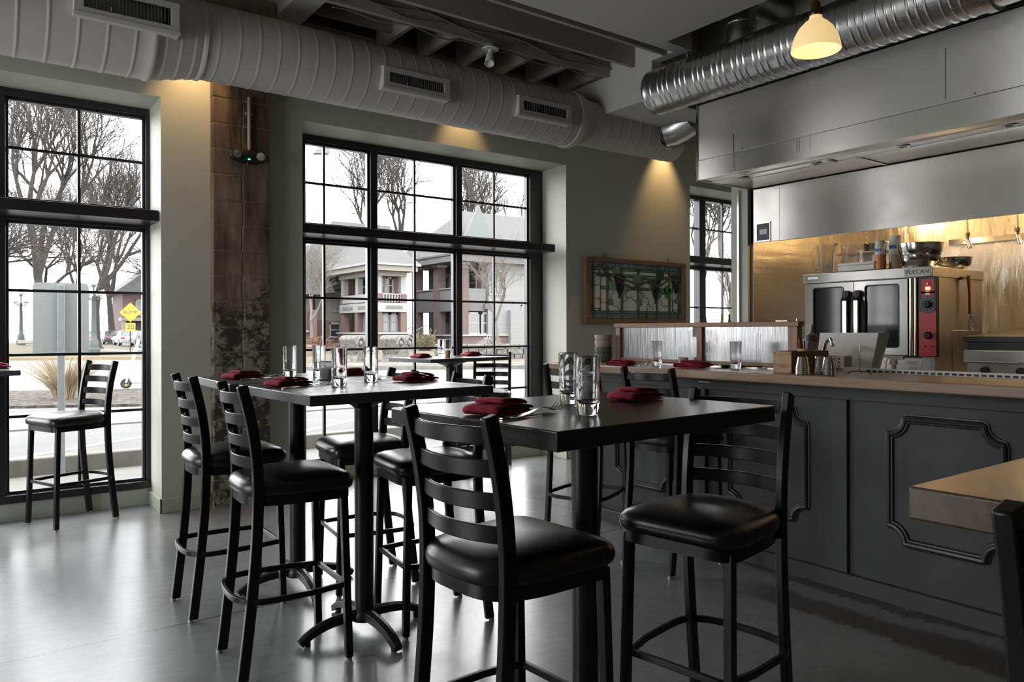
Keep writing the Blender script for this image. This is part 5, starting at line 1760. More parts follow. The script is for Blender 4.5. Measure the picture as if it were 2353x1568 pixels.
MB().cyl((0, 0, 0.0045), (0, 0, 0.022), 0.022, 0.022, 18).build('candle', M_WPLAST, t)
t = thing('salt_dish', 'small dark dish on the counter beside the right-hand tumbler', 'dish', (3.82, 2.98, ZC))
MB().lathe([(0.0001, 0), (0.02, 0), (0.030, 0.018), (0.027, 0.018), (0.018, 0.004), (0.0001, 0.004)], (0, 0, 0), 24).build('dish', M_CHAR, t)

# ------------------------------------------------------------------ stained glass panel on the wall
AX0, AX1, AZ0, AZ1 = 5.275, 6.830, 1.395, 2.105
AY = WY - 0.045
t = thing('stained_glass_panel', 'wood-framed stained glass panel of grapevines on the green wall', 'stained glass', ((AX0 + AX1) / 2, AY, (AZ0 + AZ1) / 2))
hw, hh = (AX1 - AX0) / 2, (AZ1 - AZ0) / 2
fw_ = 0.062
fr = MB()
fr.box(-hw, -0.022, hh - fw_ * .8, hw, 0.040, hh).box(-hw, -0.022, -hh, hw, 0.040, -hh + fw_)
fr.build('frame_rail', M_PICWOOD, t, bevel=0.004)
M_PICV = wood('picture_frame_oak_v', (0.13, 0.072, 0.034), (0.20, 0.115, 0.058), (0.27, 0.165, 0.088), 'z', rough=0.5)
MB().box(-hw, -0.0215, -hh + fw_ + .0005, -hw + fw_, 0.0395, hh - fw_ * .8 - .0005).build('frame_stile', M_PICV, t, bevel=0.004)
MB().box(hw - fw_, -0.0215, -hh + fw_ + .0005, hw, 0.0395, hh - fw_ * .8 - .0005).build('frame_stile', M_PICV, t, bevel=0.004)
gx, gz0, gz1 = hw - fw_, -hh + fw_, hh - fw_ * .8
M_GL_PALE = mat('pale_reflection_glass', (0.70, 0.74, 0.62), (0.76, 0.78, 0.68), scale=5, rough=0.14, spec=0.6)  # pale opaque colour stands in for window reflections on clear glass
M_GL_BLUE = mat('streaky_grey_blue_glass', (0.065, 0.075, 0.085), (0.30, 0.36, 0.37), scale=14, rough=0.12, spec=0.6, stretch=(2.5, 1, 0.6), lo=0.38, hi=0.68)
M_GL_GREEN = mat('green_border_glass', (0.13, 0.22, 0.105), (0.20, 0.31, 0.16), scale=6, rough=0.12, spec=0.6)
M_GL_LEAF = mat('leaf_glass', (0.12, 0.175, 0.115), (0.19, 0.25, 0.18), scale=12, rough=0.15, spec=0.6)
M_GL_TEAL = mat('teal_leaf_glass', (0.16, 0.29, 0.26), (0.24, 0.38, 0.34), scale=12, rough=0.12, spec=0.6)
M_GL_EMER = mat('emerald_glass', (0.015, 0.16, 0.04), (0.05, 0.30, 0.09), scale=30, rough=0.10, spec=0.7)
M_GL_BRN = mat('vine_glass', (0.055, 0.060, 0.050), (0.095, 0.10, 0.085), scale=14, rough=0.2, spec=0.5)
M_GRAPE = mat('grape_glass', (0.025, 0.016, 0.020), rough=0.12, spec=0.7)
MB().box(-gx, 0.0, gz0, gx, 0.006, gz1).build('clear_glass', M_GL_PALE, t, smooth=0)
bd = MB()
bw = 0.055
bd.box(-gx, -0.003, gz1 - bw, gx, 0.0, gz1).box(-gx, -0.003, gz0, gx, 0.0, gz0 + bw).box(-gx, -0.003, gz0 + bw, -gx + bw * .8, 0.0, gz1 - bw).box(gx - bw * .8, -0.003, gz0 + bw, gx, 0.0, gz1 - bw)
bd.build('outer_border', M_GL_BLUE, t, smooth=0)
ix, iz0, iz1 = gx - bw * .8, gz0 + bw, gz1 - bw
gw = 0.026
bd = MB()
bd.box(-ix, -0.003, iz1 - gw, ix, 0, iz1).box(-ix, -0.003, iz0, ix, 0, iz0 + gw).box(-ix, -.003, iz0 + gw, -ix + gw * .8, 0, iz1 - gw).box(ix - gw * .8, -.003, iz0 + gw, ix, 0, iz1 - gw)
for xk in (-0.46, -0.245, 0.005, 0.305, 0.51):
    bd.box(xk - 0.013, -0.003, iz0 + gw, xk + 0.013, 0, iz1 - gw)
bd.box(-ix + 0.11, -0.0035, 0.02, ix - 0.11, 0, 0.05).box(-ix + 0.11, -0.0035, 0.155, ix - 0.11, 0, 0.185)
bd.build('trellis_glass', M_GL_GREEN, t, smooth=0)
cm = MB()


def came(pts, r=0.0032):
    cm.tube([(x, -0.005, z) for x, z in pts], r, 5)


for z in (gz1 - bw, gz0 + bw, iz1 - gw, iz0 + gw, gz1 - .002, gz0 + .002): came([(-gx, z), (gx, z)])
for x in (-gx + .002, gx - .002, -ix, ix, -ix + gw * .8, ix - gw * .8): came([(x, gz0), (x, gz1)])
for xk in (-0.46, -0.245, 0.005, 0.305, 0.51):
    came([(xk - .013, iz0), (xk - .013, iz1)]); came([(xk + .013, iz0), (xk + .013, iz1)])
    came([(xk, iz1), (xk, gz1)]); came([(xk, gz0), (xk, iz0)])
for z in (0.02, 0.05, 0.155, 0.185): came([(-ix + .11, z), (ix - .11, z)])
for sx in (-1, 1):
    came([(sx * (ix - .11), iz0 + gw), (sx * (ix - .11), iz1 - gw)])
    for z in (-0.19, -0.08, 0.06, 0.19): came([(sx * (ix - .11), z), (sx * gx, z)])
    came([(sx * (ix - .11), iz1 - gw - .05), (sx * (ix - .075), iz1 - gw)]); came([(sx * (ix - .11), iz0 + gw + .04), (sx * (ix - .09), iz0 + gw)])
rnd = random.Random(11)


def wig(p, q, amp=0.014, n=8):
    o_ = []
    for i in range(n + 1):
        s = i / n
        x, z = p[0] + (q[0] - p[0]) * s, p[1] + (q[1] - p[1]) * s
        dx, dz = q[0] - p[0], q[1] - p[1]
        L_ = sqrt(dx * dx + dz * dz)
        k = amp * sin(s * pi * 3 + p[0] * 9) * (1 if 0 < i < n else 0)
        o_.append((x - dz / L_ * k, z + dx / L_ * k))
    came(o_, 0.0026)


for p, q in (((-0.60, -0.10), (-0.46, -0.14)), ((-0.42, -0.10), (-0.38, 0.0)), ((-0.40, -0.12), (-0.25, -0.22)), ((-0.24, 0.0), (-0.15, -0.06)), ((-0.15, -0.06), (-0.25, -0.14)),
             ((-0.15, -0.06), (-0.01, -0.10)), ((0.05, 0.06), (0.06, -0.08)), ((0.06, 0.0), (0.17, -0.10)), ((0.17, -0.10), (0.12, -0.26)), ((0.17, -0.13), (0.25, -0.19)),
             ((0.32, -0.04), (0.41, -0.15)), ((0.41, -0.15), (0.50, -0.14)), ((0.50, -0.05), (0.58, -0.10)), ((0.58, -0.11), (0.50, -0.19)), ((0.61, -0.02), (0.64, -0.12))):
    wig(p, q)
vn = MB()
for P_ in (((-0.62, 0.17), (-0.52, 0.16), (-0.40, 0.18), (-0.28, 0.15), (-0.12, 0.11), (0.02, 0.08), (0.12, 0.11), (0.22, 0.10), (0.33, 0.07), (0.45, 0.13), (0.55, 0.17), (0.63, 0.12)),
           ((-0.55, 0.285), (-0.50, 0.20), (-0.40, 0.11)), ((-0.24, 0.085), (-0.06, 0.045), (0.10, 0.15), (0.20, 0.12))):
    vn.tube([(x, -0.006, z) for x, z in smooth_path(list(P_), 4)], 0.013, 6)
vn.build('vine', M_GL_BRN, t)
cm.build('lead_came', M_LEAD, t)


def leaf(cx, cz, r, m, a0=0.0):
    p = []
    for i in range(30):
        a = 2 * pi * i / 30 + a0
        k = r * (0.78 + 0.22 * abs(cos(2.5 * (a - a0))))
        p.append((cx + k * cos(a), cz + k * sin(a) * 0.95))
    MB().prism(p, -0.0095, -0.001, 'y').build('leaf', m, t, bevel=0.002)


for cx, cz, r, m_, a_ in ((-0.33, 0.225, 0.062, M_GL_LEAF, .4), (-0.25, 0.13, 0.066, M_GL_LEAF, 1.2), (-0.01, 0.135, 0.070, M_GL_LEAF, 2.0), (-0.39, 0.06, 0.060, M_GL_TEAL, 0.2), (-0.17, 0.04, 0.055, M_GL_LEAF, .9),
                          (0.23, 0.115, 0.074, M_GL_TEAL, .5), (0.36, 0.19, 0.070, M_GL_BRN, .8), (0.47, 0.03, 0.060, M_GL_EMER, .3), (0.41, 0.02, 0.042, M_GL_EMER, 1.), (0.52, 0.02, 0.040, M_GL_EMER, 2.), (0.47, -0.03, 0.034, M_GL_EMER, 1.4), (0.64, 0.19, 0.055, M_GL_EMER, 1.1),
                          (-0.41, -0.115, 0.040, M_GL_LEAF, .5), (0.02, -0.115, 0.050, M_GL_LEAF, .7), (0.63, -0.085, 0.040, M_GL_LEAF, .3), (0.34, -0.02, 0.045, M_GL_LEAF, .1)):
    leaf(cx, cz, r, m_, a_)
for cx, cz, w_, h_ in ((-0.275, 0.075, 0.082, 0.23), (0.285, 0.035, 0.080, 0.25), (0.62, 0.11, 0.078, 0.20)):
    g = MB()
    k = 0
    z = cz + h_ * .45
    while z > cz - h_ * .6:
        f = 1 - ((cz + h_ * .45 - z) / (h_ * 1.05)) ** 1.4
        ww = w_ * max(0.12, f)
        x = cx - ww
        while x <= cx + ww:
            g.sphere((x + rnd.uniform(-.004, .004), -0.004, z + rnd.uniform(-.003, .003)), 0.0115, 8, 6)
            x += 0.0205
        z -= 0.0185
        k += 1
    g.build('grape_cluster', M_GRAPE, t)
for x in (-hw + 0.30, hw - 0.27):
    MB().torus((x, 0.012, hh + 0.032), 0.017, 0.0035, 18, 6, 'y').cyl((x, 0.012, hh - 0.002), (x, 0.012, hh + 0.016), 0.0035).build('hanging_eye', M_INK, t)
K_OUT = 0.58  # dims all outdoor colours below their true tone to balance the interior exposure


def xmat(name, col, col2=None, **k):
    return mat(name, tuple(c * K_OUT for c in col), tuple(c * K_OUT for c in col2) if col2 else None, **k)


# ------------------------------------------------------------------ street outside
M_ASPH = xmat('pale_asphalt', (0.125, 0.124, 0.122), (0.150, 0.149, 0.146), scale=1.2, rough=0.85, spec=0.25, coord='Object', detail=8)
M_CONC = xmat('pavement_concrete', (0.185, 0.180, 0.168), (0.215, 0.208, 0.195), scale=3, rough=0.9, spec=0.2, detail=8)
M_CURB = xmat('curb_stone', (0.175, 0.165, 0.145), (0.24, 0.228, 0.205), scale=5, rough=0.9, spec=0.2, stretch=(1, 1, 0.3))
M_MULCH = xmat('bark_mulch', (0.030, 0.026, 0.023), (0.15, 0.135, 0.115), scale=9, rough=0.95, spec=0.1, detail=12, bump=0.8, bscale=14, bdist=0.05)
M_LAWN = xmat('winter_lawn', (0.115, 0.100, 0.068), (0.165, 0.145, 0.105), scale=1.5, rough=0.95, spec=0.1, detail=10)
M_LINE = xmat('road_paint_white', (0.30, 0.32, 0.33), rough=0.8)
M_BARK = xmat('winter_bark', (0.048, 0.044, 0.041), (0.085, 0.078, 0.072), scale=6, rough=0.95, spec=0.1, stretch=(3, 3, 0.6))
M_TWIG = xmat('winter_twigs', (0.10, 0.09, 0.084), rough=0.95, spec=0.1)
M_PTWIG = xmat('pale_twigs', (0.19, 0.175, 0.155), rough=0.95, spec=0.1)

struct('ground_street', MB().box(-90, 9.12, -0.4, 130, 190, 0.03), M_ASPH, smooth=0)
struct('ground_walkway', MB().box(-30, 6.5, -0.4, 40, 8.96, -0.12), M_CONC, smooth=0)
struct('trim_curb', MB().box(-30, 8.96, -0.4, 40, 9.13, 0.055), M_CURB, bevel=0.015)
struct('ground_pavement', MB().box(-14, 11.8, 0.0, 8.2, 14.2, 0.05), M_CONC, smooth=0)
struct('ground_mulch_bed', MB().prism([(-14, 15.6), (-14, 19.2), (0.9, 19.4), (5.2, 17.5), (5.6, 14.6), (2.6, 14.4), (-1, 16.3)], 0.0, 0.075), M_MULCH, smooth=0)
struct('trim_parking_line', MB().prism([(0.2, 9.14), (0.42, 9.14), (6.6, 13.4), (6.38, 13.5)], 0.03, 0.034).prism([(3.05, 9.14), (3.27, 9.14), (8.6, 13.2), (8.35, 13.3)], 0.03, 0.034), M_LINE, smooth=0)
struct('ground_green', MB().prism([(-60, 47), (2.0, 42.5), (7.3, 39.8), (9.0, 41.0), (14.2, 110), (-60, 110)], 0.0, 0.12), M_LAWN, smooth=0)
struct('trim_green_curb', MB().prism([(-60, 46.7), (2.0, 42.2), (7.2, 39.5), (7.3, 39.75), (2.0, 42.45), (-60, 46.95)], 0.0, 0.16), xmat('ochre_curb', (0.26, 0.20, 0.115), rough=0.9), smooth=0)
struct('ground_path', MB().prism([(4.9, 79), (8.4, 52), (9.2, 52), (8.2, 79)], 0.12, 0.13), M_CONC, smooth=0)
LAWN = [(9.3, 24.6), (16.0, 20.8), (60, 7), (90, 7), (90, 130), (25, 130), (20, 60), (14, 42)]
struct('ground_front_lawn', MB().prism(LAWN, 0.0, 0.10), M_LAWN, smooth=0)
struct('trim_lawn_curb', MB().prism([(9.1, 24.6), (15.9, 20.5), (60, 6.7), (60, 7.0), (16.0, 20.8), (9.4, 24.75)], 0.0, 0.16), M_CURB, smooth=0)
struct('ground_sidewalk', MB().prism([(10.2, 26.4), (17.0, 22.6), (60, 9.6), (60, 11.0), (17.5, 24.0), (10.8, 27.7)], 0.1, 0.115), M_CONC, smooth=0)

# post with the back of a street sign, close to the window
t = thing('street_sign', 'plain grey back of a street sign on a perforated post outside the left window', 'sign', (0.83, 8.82, -0.12))
M_POST = xmat('galvanised_post', (0.34, 0.36, 0.38), (0.42, 0.44, 0.46), scale=8, rough=0.45, metal=0.25)
AZ = radians(-8)
ps = MB()
w2 = 0.032
ps.box(-w2, -w2, 0.0, w2, w2, 1.80 + 0.12)
ps.xf(Matrix.Rotation(AZ, 4, 'Z'))
ps.build('post', M_POST, t, bevel=0.003)
hl = MB()
z = 0.06
while z < 1.88:
    hl.cyl((-0.0325, 0.0, z), (-0.0315, 0, z), 0.0085, 0.0085, 10)
    hl.cyl((0.0, -0.0325, z), (0.0, -0.0315, z), 0.0085, 0.0085, 10) if False else None
    z += 0.0508
hl.xf(Matrix.Rotation(AZ, 4, 'Z'))
hl.build('punched_hole', M_INK, t)
sg = MB()
hw_, hh_, r_ = 0.245, 0.365, 0.045
p = []
for cx, cz, a0 in ((hw_ - r_, hh_ - r_, 0), (-hw_ + r_, hh_ - r_, pi / 2), (-hw_ + r_, -hh_ + r_, pi), (hw_ - r_, -hh_ + r_, 3 * pi / 2)):
    for i in range(6):
        a = a0 + i * pi / 10
        p.append((cx + r_ * cos(a), cz + r_ * sin(a)))
sg.prism(p, 0.034, 0.038, 'y')
sg.xf(Matrix.Translation((0.0, 0, 1.46 + 0.12)) @ Matrix.Rotation(AZ, 4, 'Z'))
sg.build('sign_back', xmat('sign_aluminium', (0.40, 0.42, 0.43), rough=0.5, metal=0.2), t)


# globe street lamps
def globe_lamp(loc, s, label):
    t = thing('globe_street_lamp', label, 'street lamp', loc, 0, 'five-globe street lamps')
    M_ = xmat('lamp_green_iron', (0.055, 0.075, 0.066), rough=0.6)
    p = MB().lathe([(0.0001, 0), (0.30, 0), (0.30, 0.35), (0.24, 0.42), (0.24, 0.75), (0.16, 0.85), (0.135, 1.2), (0.10, 3.1), (0.12, 3.15), (0.0001, 3.2)], (0, 0, 0), 20)
    po = p.build('post', M_, t)
    ar = MB()
    gl = []
    for k in range(4):
        a = k * pi / 2 + 0.9
        ar.tube([(0, 0, 3.05), (0.30 * cos(a), 0.30 * sin(a), 3.0), (0.47 * cos(a), 0.47 * sin(a), 3.08), (0.47 * cos(a), 0.47 * sin(a), 3.16)], 0.03, 8)
        gl.append((0.47 * cos(a), 0.47 * sin(a), 3.32))
    ar.cyl((0, 0, 3.1), (0, 0, 3.75), 0.04, 0.04, 10).cyl((0, 0, 3.68), (0, 0, 3.75), 0.30, 0.12, 14)
    ar.build('arm', M_, t)
    for g in gl: MB().sphere(g, 0.175, 16, 10).build('globe', xmat('white_globe', (0.62, 0.62, 0.60), rough=0.3), t)
    MB().sphere((0, 0, 3.95), 0.215, 16, 10).build('globe', MATS['white_globe'], t)
    t.scale = (s,) * 3


globe_lamp((5.72, 45.0, 0.12), 0.98, 'green iron street lamp with five white globes, right of the street sign post')
globe_lamp((4.90, 88.0, 0.12), 1.30, 'green iron street lamp with five white globes, at the far left of the left window')

# bump sign
t = thing('bump_sign', 'yellow diamond BUMP warning sign with a 20 plate on a thin post', 'sign', (8.45, 51.0, 0.10))
M_YEL = xmat('sign_yellow', (0.62, 0.36, 0.02), rough=0.5)
MB().cyl((0, 0, 0), (0, 0, 2.6), 0.035, 0.035, 8).build('post', M_BARK, t)
FACE = Matrix.Translation((0, -0.05, 0)) @ Matrix.Rotation(atan2(8.45, 51.0) * -1, 4, 'Z')
d = MB().prism([(-0.60, 2.45), (0, 1.85), (0.60, 2.45), (0, 3.05)], -0.02, 0.0, 'y')
d.xf(FACE)
do = d.build('diamond_plate', M_YEL, t)
d = MB().box(-0.27, -0.02, 1.30, 0.27, 0.0, 1.80)
d.xf(FACE)
do2 = d.build('speed_plate', M_YEL, t)
TXT = FACE @ Matrix.Translation((0, -0.024, 2.45)) @ Matrix.Rotation(pi / 2, 4, 'X')
text_mesh('lettering', 'BUMP', 0.30, M_INK, do, TXT, 0.002)
text_mesh('lettering', '20', 0.42, M_INK, do2, FACE @ Matrix.Translation((0, -0.024, 1.55)) @ Matrix.Rotation(pi / 2, 4, 'X'), 0.002)

# scooter
t = thing('kick_scooter', 'white electric kick scooter parked by the mulch bed', 'scooter', (2.95, 18.35, 0.09), radians(-12))
M_SC = xmat('scooter_white', (0.45, 0.46, 0.47), rough=0.4)
for x in (0.0, 0.92):
    MB().torus((x, 0, 0.115), 0.085, 0.03, 18, 8, 'y').cyl((x, -0.03, 0.115), (x, 0.03, 0.115), 0.05, 0.05, 12).build('wheel', M_BLACKP, t)
MB().box(0.12, -0.075, 0.11, 0.80, 0.075, 0.165).prism([(0.76, 0.11), (0.95, 0.20), (0.95, 0.26), (0.84, 0.25), (0.76, 0.165)], -0.05, 0.05, 'y').build('deck', M_SC, t, bevel=0.01)
MB().tube([(0.0, 0, 0.12), (0.06, 0, 0.32), (0.27, 0, 1.12)], 0.036, 10).cyl((0.12, 0, 0.15), (0.06, 0, 0.33), 0.04).build('stem', M_SC, t)
MB().cyl((0.27, -0.26, 1.12), (0.27, 0.26, 1.12), 0.018, 0.018, 8).build('handlebar', M_BLACKP, t)
MB().box(-0.02, -0.035, 0.06, 0.03, 0.035, 0.10).build('reflector', M_ORANGE, t)

# tuft of dry grass
mb = MB()
rnd = random.Random(4)
for k in range(420):
    a = rnd.uniform(0, 2 * pi)
    r = rnd.random() ** 0.6 * 0.16
    L = rnd.uniform(0.5, 0.95)
    lean = rnd.uniform(0.15, 0.75)
    x, y = r * cos(a), r * sin(a)
    pts = []
    for i in range(5):
        s = i / 4
        pts.append((x + cos(a) * lean * L * s ** 1.6, y + sin(a) * lean * L * s ** 1.6, L * (s - 0.30 * lean * s * s)))
    mb.tube(pts, 0.0065, 3, scales=[1, .9, .8, .6, .3])
mb.xf(Matrix.Translation((1.60, 16.4, 0.06)))
o = single('dry_grass_tuft', mb, xmat('straw', (0.30, 0.225, 0.12), (0.42, 0.33, 0.20), scale=3, rough=0.9), 'clump of dry straw-coloured grass beside the sign post', 'grass')


# bare trees
def grow(mb, tw, p, d, L, r, depth, rnd, up=0.12, spread=0.55, split=2):
    n = 3
    pts = [p.copy()]
    q, dd = p.copy(), d.copy()
    for i in range(n):
        dd = (dd + Vector((rnd.uniform(-1, 1), rnd.uniform(-1, 1), rnd.uniform(-0.5, 1))) * 0.13).normalized()
        q = q + dd * (L / n)
        pts.append(q.copy())
    tgt = mb if depth > 3 else tw
    sc = [1 - 0.35 * i / n for i in range(n + 1)]
    tgt.sweep(pts, [(r * cos(2 * pi * i / k_), r * sin(2 * pi * i / k_)) for k_ in ((7 if depth > 4 else 4 if depth > 2 else 3),) for i in range(k_)], (0.31, 0.2, 0.93), False, False, sc)
    if depth <= 0: return
    k = split + (1 if rnd.random() < 0.62 else 0)
    for i in range(k):
        ax = Vector((rnd.uniform(-1, 1), rnd.uniform(-1, 1), rnd.uniform(-1, 1))).cross(dd)
        if ax.length < 1e-3: continue
        nd = Matrix.Rotation(spread * rnd.uniform(0.5, 1.25), 3, ax.normalized()) @ dd
        nd = (nd + Vector((0, 0, up))).normalized()
        grow(mb, tw, pts[-1] if i or depth > 5 else pts[-2], nd, L * rnd.uniform(0.68, 0.86), r * rnd.uniform(0.55, 0.7), depth - 1, rnd, up, spread, split)
    # a side shoot
    if depth < 6 and rnd.random() < 0.9:
        ax = Vector((rnd.uniform(-1, 1), rnd.uniform(-1, 1), 0.2)).cross(dd)
        if ax.length > 1e-3:
            nd = (Matrix.Rotation(0.9, 3, ax.normalized()) @ dd + Vector((0, 0, up))).normalized()
            grow(mb, tw, pts[1], nd, L * 0.6, r * 0.45, depth - 2 if depth > 1 else 0, rnd, up, spread, split)


def tree(seed, L, r, depth, label, loc, mtw, up=0.12, spread=0.55, group='bare winter trees'):
    rnd = random.Random(seed)
    t = thing('bare_tree', label, 'tree', loc, rnd.uniform(0, 6), group)
    a, b = MB(), MB()
    a.lathe([(r * 2.0, -0.1), (r * 1.25, 0.25), (r * 1.02, 0.8)], (0, 0, 0), 9)
    grow(a, b, Vector((0, 0, 0.0)), Vector((0, 0, 1)), L, r, depth, rnd, up, spread)
    a.build('trunk', M_BARK if mtw is not M_PTWIG else M_PTWIG, t, smooth=60)
    b.build('twigs', mtw, t, smooth=0)
    return t


T_A = tree(21, 4.6, 0.36, 8, 'big bare tree in the middle of the left window, trunk behind the sign post', (4.2, 54.0, 0.1), M_TWIG)
T_B = tree(33, 4.2, 0.32, 8, 'bare tree in the right half of the left window, beside the globe lamp', (8.0, 62.0, 0.1), M_TWIG, 0.10, 0.5)
T_C = tree(47, 3.4, 0.24, 7, 'bare tree leaning at the far left of the left window', (-0.2, 57.0, 0.1), M_TWIG, 0.05, 0.65)
dup(T_A, (13.5, 92.0, 0.0), 2.1, 'bare tree far up the street above the parked cars', scale=1.1)
dup(T_B, (-1.5, 76.0, 0.1), 4.0, 'bare tree far back at the left edge of the left window', scale=1.0)
dup(T_C, (6.2, 84.0, 0.1), 1.0, 'bare tree far back behind the street sign', scale=1.3)
dup(T_B, (10.6, 100.0, 0.1), 5.0, 'bare tree far back behind the BUMP sign', scale=1.2)
dup(T_A, (1.0, 98.0, 0.1), 0.4, 'farthest bare tree, behind the middle of the left window', scale=1.0)
dup(T_A, (36.5, 72.0, 0.1), 3.3, 'tall bare tree behind the houses in the middle of the big window', scale=1.3)
dup(T_B, (44.5, 70.0, 0.1), 1.9, 'tall bare tree behind the steep grey roof in the big window', scale=1.35)
dup(T_C, (54.0, 68.0, 0.1), 0.2, 'bare tree at the right edge of the big window behind the roof', scale=1.7)
dup(T_C, (27.5, 92.0, 0.1), 2.7, 'low bare tree over the roofs in the left part of the big window', scale=1.5)
dup(T_C, (22.0, 90.0, 0.1), 5.2, 'thin bare tree over the roofs at the left edge of the big window', scale=1.3)
dup(T_B, (66.0, 54.0, 0.1), 0.8, 'bare tree in the kitchen-side window, left', scale=1.2)
dup(T_A, (62.0, 47.5, 0.1), 5.6, 'bare tree in the kitchen-side window, right', scale=1.1)
T_P = tree(52, 1.9, 0.10, 7, 'small pale bare tree in front of the grey sided house', (27.2, 38.5, 0.1), M_PTWIG, 0.02, 0.62)
dup(T_P, (16.6, 42.5, 0.1), 2.0, 'small pale bare tree at the left edge of the big window', scale=1.0)
dup(T_P, (44.0, 34.0, 0.1), 4.0, 'pale bare bush behind the kitchen-side window', scale=1.25)

# street light arm seen through the big window
t = thing('street_light', 'tall street light with a long curved arm seen through the big window', 'street light', (15.3, 31.8, 0.0))
MB().cyl((0, 0, 0), (0, 0, 9.3), 0.11, 0.08, 12).build('pole', xmat('pale_pole', (0.52, 0.52, 0.52), rough=0.6), t)
MB().tube([(0, 0, 8.9), (-0.9, 0, 9.3), (-1.6, 0, 9.6), (-1.9, 0, 9.62), (-2.1, 0, 9.45)], 0.045, 8).tube([(0, 0, 8.1), (-0.8, 0, 8.85), (-1.5, 0, 9.5)], 0.03, 8).build('arm', xmat('grey_arm', (0.14, 0.14, 0.14), rough=0.6), t)
MB().prism([(-2.75, 9.12), (-2.05, 9.20), (-2.02, 9.48), (-2.3, 9.52), (-2.72, 9.30)], -0.14, 0.14, 'y').build('lamp_head', xmat('grey_luminaire', (0.16, 0.165, 0.16), rough=0.6), t, bevel=0.03)

# ------------------------------------------------------------------ parked cars
M_CARGL = xmat('car_glass', (0.03, 0.035, 0.04), rough=0.08, spec=0.6)
M_TYRE = xmat('tyre_rubber', (0.015, 0.015, 0.015), rough=0.8)


def car(label, loc, rz, paint, group='parked cars'):
    t = thing('car', label, 'car', loc, rz, group)
    body = MB()
    prof = [(-2.25, 0.32), (2.2, 0.32), (2.28, 0.62), (2.1, 0.82), (1.15, 0.95), (-1.75, 0.98), (-2.25, 0.90), (-2.3, 0.6)]
    R = []
    for y, k in ((-0.86, 0.95), (-0.80, 1.0), (0.80, 1.0), (0.86, 0.95)):
        R.append([(x * k if abs(y) > .83 else x, y, z) for x, z in prof])
    body.rings(R, True, True, True)
    bo = body.build('body', paint, t, bevel=0.05, seg=3)
    gr = MB()
    cab = [(-1.85, 0.96), (1.05, 0.95), (0.35, 1.42), (-1.25, 1.44)]
    gr.rings([[(x, -0.76 if z < 1 else -0.60, z) for x, z in cab], [(x, 0.76 if z < 1 else 0.60, z) for x, z in cab]], True, True, True)
    gr.build('cabin_glass', M_CARGL, t, bevel=0.04, seg=2)
    MB().box(-1.22, -0.59, 1.425, 0.32, 0.59, 1.465).build('roof', paint, t, bevel=0.02)
    for x in (-1.38, 1.40):
        for y in (-0.80, 0.80):
            wh = MB().cyl((x, y - 0.09, 0.32), (x, y + 0.09, 0.32), 0.32, 0.32, 20)
            wo = wh.build('wheel', M_TYRE, t, bevel=0.02)
            MB().cyl((x, y - 0.10, 0.32), (x, y + 0.10, 0.32), 0.19, 0.19, 14).build('hubcap', M_POST, wo)
    for y in (-0.66, 0.66):
        MB().box(-2.31, y - 0.17, 0.72, -2.20, y + 0.17, 0.86).build('tail_light', M_PENRED, t, bevel=0.02)
    MB().box(-2.33, -0.25, 0.60, -2.28, 0.25, 0.72).build('number_plate', M_WPLAST, t)
    return t


P_GREY = xmat('car_paint_grey', (0.06, 0.062, 0.07), rough=0.25, spec=0.6)
P_WHITE = xmat('car_paint_white', (0.42, 0.42, 0.42), rough=0.25, spec=0.6)
P_SILV = xmat('car_paint_silver', (0.22, 0.23, 0.24), rough=0.25, spec=0.6)
P_NAVY = xmat('car_paint_navy', (0.035, 0.045, 0.065), rough=0.25, spec=0.6)
car('dark grey parked car, its tail lights showing, left of the BUMP sign', (12.6, 88.0, 0.03), radians(92), P_GREY)
car('white parked car in front of the grey car, far left of the row', (12.2, 96.0, 0.03), radians(92), P_WHITE)
car('navy parked car behind the BUMP sign post', (13.2, 73.5, 0.03), radians(88), P_NAVY)
car('white parked car between the grey and the navy cars', (12.9, 80.0, 0.03), radians(90), P_WHITE)
car('white car at the far left edge of the left window', (0.6, 92.0, 0.15), radians(20), P_WHITE)
car('silver car on the street at the right of the big window', (17.9, 18.3, 0.03), radians(-22), P_SILV, 'cars on the street')

# stone bench under the far lamp
single('stone_table', MB().box(6.1, 83.2, 0.1, 7.1, 84.0, 0.95).box(5.7, 83.0, 0.95, 7.6, 84.2, 1.2).box(4.4, 83.2, 0.3, 5.6, 83.9, 0.6), xmat('pale_stone', (0.34, 0.32, 0.29), (0.42, 0.40, 0.37), scale=3, rough=0.9),
       'pale stone table and bench on the green beside the far globe lamp', 'table', bevel=0.05)

# ------------------------------------------------------------------ houses across the street
M_BRICK = xmat('red_brown_brick', (0.135, 0.100, 0.098), (0.190, 0.145, 0.140), scale=9, rough=0.9, spec=0.15, detail=8, stretch=(1, 1, 3))
M_BRICK2 = xmat('red_brick', (0.165, 0.110, 0.098), (0.21, 0.145, 0.13), scale=9, rough=0.9, spec=0.15, stretch=(1, 1, 3))
M_SHING = xmat('grey_shingle', (0.125, 0.122, 0.122), (0.165, 0.162, 0.162), scale=6, rough=0.9, spec=0.1, stretch=(1, 1, 5))
M_HWHITE = xmat('house_white_trim', (0.33, 0.33, 0.32), rough=0.7)
M_CREAM = xmat('house_cream', (0.28, 0.265, 0.225), rough=0.8)
M_HGREY = xmat('grey_board_siding', (0.155, 0.155, 0.155), (0.185, 0.185, 0.185), scale=5, rough=0.8, stretch=(0.2, 0.2, 26))
M_HSIDE = xmat('pale_grey_siding', (0.215, 0.215, 0.21), (0.27, 0.27, 0.265), scale=2, rough=0.8, stretch=(0.1, 0.1, 18))
M_HTRIM = xmat('mauve_grey_trim', (0.135, 0.128, 0.13), rough=0.8)
M_WDARK = xmat('house_window_dark', (0.035, 0.037, 0.040), rough=0.12, spec=0.6)
